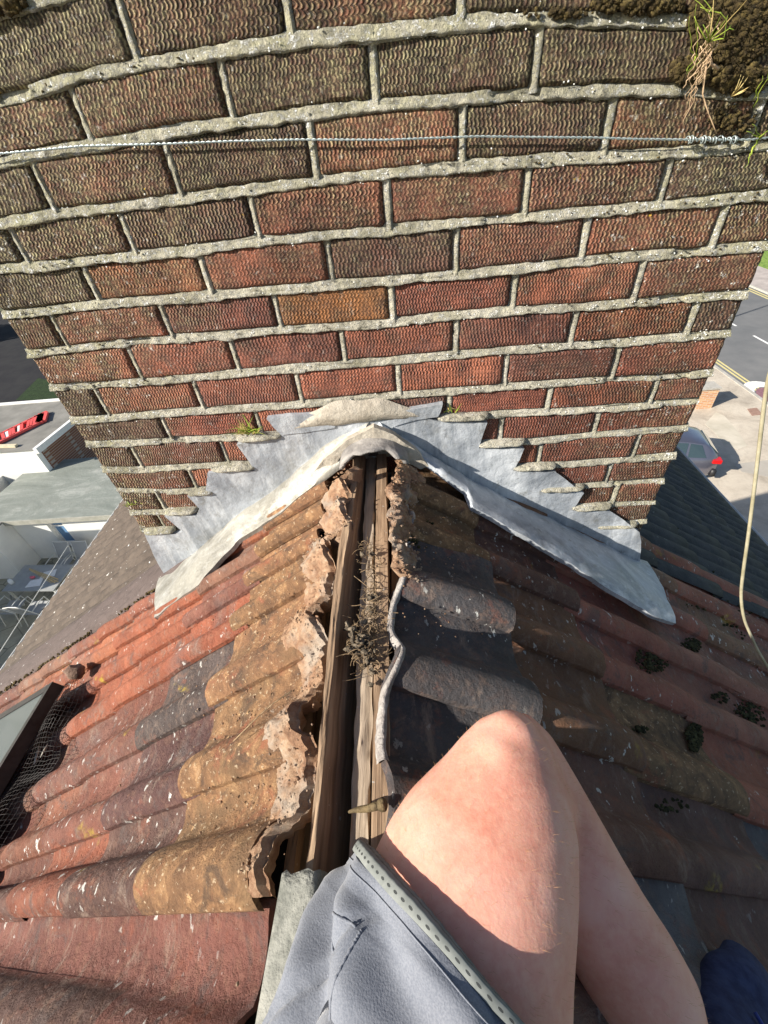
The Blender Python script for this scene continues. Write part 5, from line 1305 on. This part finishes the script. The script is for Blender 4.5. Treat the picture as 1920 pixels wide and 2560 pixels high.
# ================================================================== PERSON (bent leg and shorts of the photographer)
from mathutils.bvhtree import BVHTree
PE = empty("person", (.62, -1.15, -.66), "person in grey shorts astride the ridge with one bare knee bent", "person")
def ringloft(mb, rings, n=28, ell=None):
    """rings: (centre, radius, axis dir); ell = squash along the view side"""
    base = len(mb.v)
    for k, (c, r_, ax, view, q) in enumerate(rings):
        sd_ = ax.cross(view).normalized(); up = sd_.cross(ax).normalized()
        for i in range(n):
            a = 2 * PI * i / n
            mb.vert(c + sd_ * (math.cos(a) * r_) + up * (math.sin(a) * r_ * q))
    for k in range(len(rings) - 1):
        for i in range(n):
            a = base + k * n + i; b = base + k * n + (i + 1) % n; mb.face((a, b, b + n, a + n))
    mb.face([base + i for i in range(n)][::-1]); mb.face([base + (len(rings) - 1) * n + i for i in range(n)])
def mkrings(spec, world=()):
    C, Rr, Q = [], [], []
    for L, R, d_, q in spec:
        cx, cy = (L[0] + R[0]) / 2, (L[1] + R[1]) / 2
        C.append(depth_pt(cx, cy, d_)); Rr.append(math.hypot(R[0] - L[0], R[1] - L[1]) / 2 * d_ / FPX); Q.append(q)
    for c, r_, q in world: C.append(Vector(c)); Rr.append(r_); Q.append(q)
    out = []
    for i, c in enumerate(C):
        ax = (C[min(i + 1, len(C) - 1)] - C[max(i - 1, 0)]).normalized(); out.append((c, Rr[i], ax, (CP - c).normalized() if i < len(spec) else Vector((0, 0, 1)), Q[i]))
    return out
thigh = mkrings([((1245,1785),(1300,1788),.462,.8), ((1203,1802),(1338,1812),.456,.9), ((1158,1850),(1377,1872),.450,1), ((1112,1918),(1410,1950),.440,1), ((1062,1985),(1432,2045),.428,.95), ((1003,2062),(1433,2140),.414,.92), ((955,2130),(1424,2235),.400,.9), ((905,2230),(1412,2340),.384,.9), ((880,2330),(1406,2440),.370,.9), ((862,2440),(1404,2560),.354,.9), ((850,2580),(1405,2720),.335,.9)],
                [((.665, -.985, -.560), .088, .9), ((.65, -1.08, -.565), .10, .9), ((.62, -1.2, -.55), .12, .9)])
calf = mkrings([((1215,1822),(1330,1800),.468,.8), ((1225,1880),(1388,1868),.470,.9), ((1255,1990),(1446,1962),.462,.9), ((1300,2100),(1503,2060),.452,.9), ((1345,2215),(1563,2165),.442,.9), ((1390,2330),(1622,2262),.434,.9), ((1440,2435),(1683,2352),.427,.9), ((1490,2530),(1733,2440),.424,.9), ((1530,2630),(1758,2560),.424,.9), ((1570,2730),(1750,2690),.424,.9), ((1610,2830),(1740,2810),.424,.9), ((1640,2930),(1750,2915),.424,.9)])
bm_ = MB(); ringloft(bm_, thigh); ringloft(bm_, calf)
ank = calf[-1][0]
# patella and joint fullness
for px, py, d_, rx in ((1278,1850,.440,.030), (1300,1905,.440,.038), (1350,2010,.440,.036), (1250,1900,.425,.030)):
    bm_.blob(depth_pt(px, py, d_), rx, None, None, .05, 1, 14, 10)
s_a, y_a = onslope(1, 1860, 2450, .03); toe = slope(1, s_a, y_a, .03); heel = ank + (ank - toe).normalized() * .03; heel.z = slope(1, (heel.x - AX) / math.cos(TH), 0, .02).z
foot = [(heel, .020), (heel.lerp(toe, .3), .024), (heel.lerp(toe, .65), .024), (heel.lerp(toe, .9), .016)]
def rr2(L_):
    out = []
    for i, (c, r_) in enumerate(L_):
        ax = (L_[min(i + 1, len(L_) - 1)][0] - L_[max(i - 1, 0)][0]).normalized(); out.append((c, r_, ax, Vector((0, 0, 1)), .8))
    return out
ringloft(bm_, rr2([(ank, .028), (heel.lerp(toe, .15) + Vector((0, 0, .02)), .03)])); ringloft(bm_, rr2(foot))
# pelvis and the other leg on the left slope (behind the frame)
ringloft(bm_, rr2([(Vector((.66, -1.16, -.56)), .09), (Vector((.55, -1.20, -.56)), .10), (Vector((.45, -1.20, -.57)), .09)]))
ringloft(bm_, rr2([(Vector((.50, -1.20, -.54)), .10), (Vector((.30, -1.12, -.60)), .08), (Vector((.16, -1.08, -.68)), .058), (Vector((.02, -1.16, -.84)), .055), (Vector((-.14, -1.25, -1.02)), .035)]))
body0 = bm_.build("body", M_TI, None)
rm = body0.modifiers.new("r", 'REMESH'); rm.mode = 'VOXEL'; rm.voxel_size = .0042
sm = body0.modifiers.new("s", 'SMOOTH'); sm.iterations = 16; sm.factor = .6
dg = bpy.context.evaluated_depsgraph_get(); me = bpy.data.meshes.new_from_object(body0.evaluated_get(dg)); 
om = body0.data; body0.modifiers.clear(); body0.data = me; bpy.data.meshes.remove(om)
t = NT("sunburnt_skin"); n1 = t.noise(14, 4, .55, dist=.3); n2 = t.noise(120, 5, .7)
c_ = t.ramp(n1, [(.3, (.60, .245, .17)), (.5, (.68, .32, .24)), (.7, (.75, .43, .345))])
c_ = t.mix(t.rng(n2, .4, .64, 0, .28), c_, (.78, .50, .36))
c_ = t.mix(t.rng(t.noise(45, 2, .4), .765, .80, 0, .5), c_, (.30, .09, .05))
t.b.inputs['Subsurface Radius'].default_value = (1, .35, .2); t.b.inputs['Subsurface Scale'].default_value = .006
M_SK = t.done(c_, t.rng(n2, .3, .7, .42, .62), t.bump(t.math('ADD', t.noise(330, 4, .6), t.noise(60, 4, .6)), .00035), Subsurface_Weight=.35)
me.materials.clear(); me.materials.append(M_SK); me.polygons.foreach_set("use_smooth", [True] * len(me.polygons))
body0.parent = PE; bpy.context.view_layer.update(); body0.matrix_parent_inverse = PE.matrix_world.inverted()
# fine leg hair
rr = random.Random(77); hm = MB(); vs_ = me.vertices; cand = []
ta = thigh[2][0]
for i in range(len(vs_)):
    p = vs_[i].co
    if p.y > -.98 and p.x > .60 and p.z > -1.0: cand.append(i)
for i in range(2400):
    v = vs_[rr.choice(cand)]; p = v.co; n_ = v.normal; g = (Vector((.35, .15, -.9)) - n_ * n_.dot(Vector((.35, .15, -.9)))).normalized()
    d_ = (n_ * .5 + g * .9 + Vector((rr.gauss(0, .3), rr.gauss(0, .3), rr.gauss(0, .3)))).normalized(); l_ = rr.uniform(.004, .009)
    q = p + d_ * l_ * .5; e = q + (d_ + g * .8).normalized() * l_ * .5
    sd_ = d_.cross(n_).normalized() * .00008
    a, b, c, dd, ee = hm.vert(p - sd_), hm.vert(p + sd_), hm.vert(q - sd_ * .8), hm.vert(q + sd_ * .8), hm.vert(e)
    hm.face((a, b, dd, c)); hm.face((c, dd, ee))
hm.build("leg_hair", NT("blond_hair").done((.45, .24, .11), .5), PE, fixn=False)

# ---- shorts
SP = [((932,2105),(1434,2232),.396), ((908,2168),(1430,2290),.388), ((872,2228),(1428,2350),.380), ((846,2290),(1426,2415),.372), ((806,2345),(1424,2480),.364), ((778,2405),(1424,2545),.356), ((745,2465),(1424,2610),.349), ((716,2530),(1424,2690),.341), ((688,2600),(1424,2790),.331), ((655,2710),(1430,2940),.315)]
CX, RX, VX = [], [], []
for L, R, d_ in SP:
    CX.append(depth_pt((L[0] + R[0]) / 2, (L[1] + R[1]) / 2, d_)); RX.append(math.hypot(R[0] - L[0], R[1] - L[1]) / 2 * d_ / FPX)
for c, r_ in (((.65, -1.02, -.575), .12), ((.62, -1.12, -.565), .13), ((.60, -1.22, -.56), .13), ((.58, -1.32, -.56), .11)): CX.append(Vector(c)); RX.append(r_)
NR = len(CX)
def ringf(t_):
    i = max(0, min(NR - 2, int(t_))); k = t_ - i
    c = CX[i].lerp(CX[i + 1], k); r_ = lerp(RX[i], RX[i + 1], k)
    j = max(0, min(NR - 1, i)); a1 = (CX[min(j + 1, NR - 1)] - CX[max(j - 1, 0)]).normalized(); j2 = min(NR - 1, i + 1); a2 = (CX[min(j2 + 1, NR - 1)] - CX[max(j2 - 1, 0)]).normalized()
    ax = a1.lerp(a2, k).normalized(); kk = smooth(9, 11, t_)
    view = ((CP - c).normalized()).lerp(Vector((0, 0, 1)), kk).normalized()
    sd_ = view.cross(ax).normalized() * (1); 
    if sd_.dot(RM[0]) < 0: sd_ = -sd_
    up = ax.cross(sd_).normalized()
    if up.dot(view) < 0: up = -up
    return c, r_, sd_, up
HEM = [(925,2120),(947,2146),(1000,2205),(1044,2250),(1087,2300),(1135,2358),(1183,2416),(1232,2474),(1285,2530),(1340,2590),(1424,2690)]
def px_of(p):
    v = p - CP; z = v.dot(RM[2]); return 960 + FPX * v.dot(RM[0]) / z, 1280 + FPX * v.dot(RM[1]) / z
def spt(th, t_, off=0.0):
    c, r_, sd_, up = ringf(t_)
    q = .86
    return c + sd_ * math.sin(th) * (r_ + off) + up * math.cos(th) * (r_ * q + off)
def themf(th):
    if -PI / 2 <= th <= PI / 2:
        lo, hi = 0.0, 9.5
        for _ in range(26):
            m_ = (lo + hi) / 2; x, y = px_of(spt(th, m_))
            hx = [h[0] for h in HEM]; hy = [h[1] for h in HEM]
            if y < interp(hx, hy, x): lo = m_
            else: hi = m_
        return lo
    return None
tL, tR = themf(-PI / 2 + .02), themf(PI / 2 - .02)
def them(th):
    th = (th + PI) % (2 * PI) - PI
    v = themf(th) if abs(th) < PI / 2 - .02 else None
    if v is None:
        k = (th - PI / 2) / PI if th > 0 else 1 + (th + PI / 2) / PI
        k = max(0, min(1, k)); v = lerp(tR, tL, k)
    return v
NTH, NK = 150, 130
hems = [them(-PI + 2 * PI * i / NTH) for i in range(NTH)]
def fold(th, t_, p):
    w = 0
    # long soft creases running from the pocket towards the hem
    w += .0125 * math.sin(th * 7.5 + 2.2 * math.sin(t_ * .55 + .8) + 1.7 * N3((th, t_ * .3, 0), 1.3, 2)) * smooth(.6, 4.5, t_) * (.45 + .55 * smooth(-.1, -1.2, th))
    w += .0035 * N3((th * 1.6, t_ * .35, 2), 2.2, 1) * smooth(.2, 2.0, t_)
    w += .0012 * N3(p, 34, 3)
    c1 = abs(math.sin(th * 3.1 + t_ * .32 + .9)); w -= .010 * math.exp(-(c1 / .10) ** 2) * smooth(2.0, 5, t_) * smooth(.4, -.3, th)
    return w
sh_ = MB()
def fn(u, v):
    i = int(round(u * NTH)) % NTH; th = -PI + 2 * PI * i / NTH; t0_ = hems[i]; t_ = lerp(t0_ + .50, NR - 1.001, v ** 1.25)
    p = spt(th, t_, .004); w = fold(th, t_ , p)
    seam = -.002 if v < .006 else 0
    return spt(th, t_, .005 + w + seam)
b0, w_ = sh_.grid(NTH, NK, fn, closex=True)
sh_.face([b0 + w_ * NK + i for i in range(w_)])
t = NT("grey_cotton"); n1 = t.noise(18, 4, .6); n2 = t.noise(700, 2, .5)
M_SH = t.done(t.mix(t.rng(n2, .35, .65, 0, .25), t.ramp(n1, [(.35, (.13, .145, .178)), (.65, (.175, .19, .225))]), (.34, .35, .385)), .92, t.bump(t.math('ADD', n2, t.noise(90, 4, .6)), .0004), Sheen_Weight=.25)
shorts = sh_.build("shorts", M_SH, PE)
t = NT("perforated_trim"); a_ = t.attr("buv").outputs['Vector']; u_, v_, w__ = t.sep(a_)
def cell(s, q, off=0.0): return s.math('SUBTRACT', s.math('FRACT', s.math('ADD', q, off)), .5)
def dots(un, rad, v0):
    fx = cell(t, t.math('MULTIPLY', u_, un)); fy = t.math('SUBTRACT', v_, v0)
    d2 = t.math('ADD', t.math('POWER', t.math('ABSOLUTE', fx), 2.0), t.math('POWER', t.math('ABSOLUTE', t.math('MULTIPLY', fy, 2.3)), 2.0)); return t.rng(d2, rad * rad * .75, rad * rad, 1, 0)
dd_ = dots(38.0, .25, .5)
col_ = t.mix(dd_, t.ramp(t.noise(70, 4, .6), [(.35, (.17, .185, .175)), (.65, (.25, .265, .25))]), (.05, .055, .055))
M_TR = t.done(col_, .85, t.bump(t.math('SUBTRACT', 1.0, dd_), .003))
tr = MB()
def fn(u, v):
    q = u * NTH; i = int(q) % NTH; k = q - int(q); th = -PI + 2 * PI * q / NTH; t0_ = lerp(hems[i], hems[(i + 1) % NTH], k)
    t_ = t0_ + v * .50 + .012 * math.sin(q * 2.6) * (1 if v == 0 else 0)
    return (spt(th, max(0.0, t_), .0078 + .0008 * math.sin(PI * v) ), (u * 2.2, v, 0))
b0, w_ = tr.grid(NTH * 4, 6, fn)
e = [b0 + i for i in range(w_)]; e2 = []
for i in e:
    th = -PI + 2 * PI * ((i - b0) / (w_ - 1)); q = Vector(tr.v[i]); c_, r_, sd2, up2 = ringf(max(0, hems[min(NTH - 1, int((i - b0) / (w_ - 1) * NTH)) % NTH]))
    e2.append(tr.vert(q + (c_ - q).normalized() * .016, (0, .98, 0)))
for i in range(w_ - 1): tr.face((e[i], e[i + 1], e2[i + 1], e2[i]))
tr.build("hem_trim", M_TR, shorts)
# pocket piece sewn on the cloth
def inv(x, y):
    best = None
    for i in range(-60, 61):
        th = i / 60 * 1.55
        for j in range(0, 91):
            t_ = j / 10; q = px_of(spt(th, t_, .005)); e = (q[0] - x) ** 2 + (q[1] - y) ** 2
            if best is None or e < best[0]: best = (e, th, t_)
    return best[1], best[2]
A_ = [(904,2328),(902,2342),(896,2362),(880,2405),(862,2455),(848,2500),(836,2545),(828,2600)]; B_ = [(842,2292),(832,2322),(822,2355),(812,2400),(800,2440),(790,2490),(782,2540),(776,2600)]
Ai = [inv(*p) for p in A_]; Bi = [inv(*p) for p in B_]
for path, nm in ((Ai, 'pocket_seam'), ([Bi[0], Ai[0]], 'pocket_seam'), (Bi[1:5], 'pocket_seam')):
    fl = MB(); P = []
    for (a0, b0_), (a1, b1_) in zip(path[:-1], path[1:]):
        for k in range(8):
            th, t_ = lerp(a0, a1, k / 8), lerp(b0_, b1_, k / 8); P.append(spt(th, t_, .0052 + fold(th, t_, spt(th, t_, .004))))
    fl.tube(P, [.0011 + .0003 * math.sin(i * 1.7) for i in range(len(P))], 6); fl.build(nm, M_SH, shorts)
sm_ = MB(); P = []
for i in range(NTH + 1):
    th = -PI + 2 * PI * i / NTH; t_ = hems[i % NTH] + 1.0; P.append(spt(th, t_, .0053 + fold(th, t_, spt(th, t_, .004))))
sm_.tube(P, .0006, 5); sm_.build("hem_stitching", M_SH, shorts)
# shoe
shm = MB()
def shoe_ring(k):
    c = heel.lerp(toe + (toe - heel).normalized() * .02, k); w = .046 + .012 * math.sin(PI * min(1, k * 1.1)) - .016 * smooth(.8, 1, k) ; hgt = lerp(.105, .055, smooth(.25, .8, k)) - .012 * smooth(.85, 1, k)
    return c, w, hgt
axf = (toe - heel).normalized(); nr = Vector((math.sin(TH), 0, math.cos(TH))); sdf = axf.cross(nr).normalized()
shm.grid(20, 18, lambda u, v: (lambda c, w, h_, a: c + sdf * (math.cos(a) * w) + nr * (-.022 + (math.sin(a) * .5 + .5) * h_))(*shoe_ring(v), 2 * PI * u), closex=True)
for row in (0, 18): shm.face([row * 20 + i for i in range(20)])
shoe = shm.build("shoe", simple("blue_canvas", (.012, .02, .07), (.03, .045, .12), 80, .85, .001), PE)
so_ = MB(); so_.grid(20, 2, lambda u, v: (lambda a, c: c + sdf * (math.cos(a) * .060) + axf * (math.sin(a) * (toe - heel).length * .58) + nr * (-.030 + v * .014))(2 * PI * u, heel.lerp(toe, .52)), closex=True); so_.face(list(range(20))); so_.face(list(range(40, 60)))
so_.build("sole", M_BLK, shoe)
lc = MB()
for k in (.35, .45, .55, .65):
    c, w, h_ = shoe_ring(k); lc.tube([c + sdf * (.02 * q) + nr * (h_ - .02 + .004 * (1 - q * q)) + axf * .006 * math.sin(q * 5 + k * 9) for q in (-1, -.5, 0, .5, 1)], .0022, 5)
lc.build("lace", simple("bright_blue_lace", (.03, .06, .28), (.06, .10, .36), 40, .7, 0), shoe)
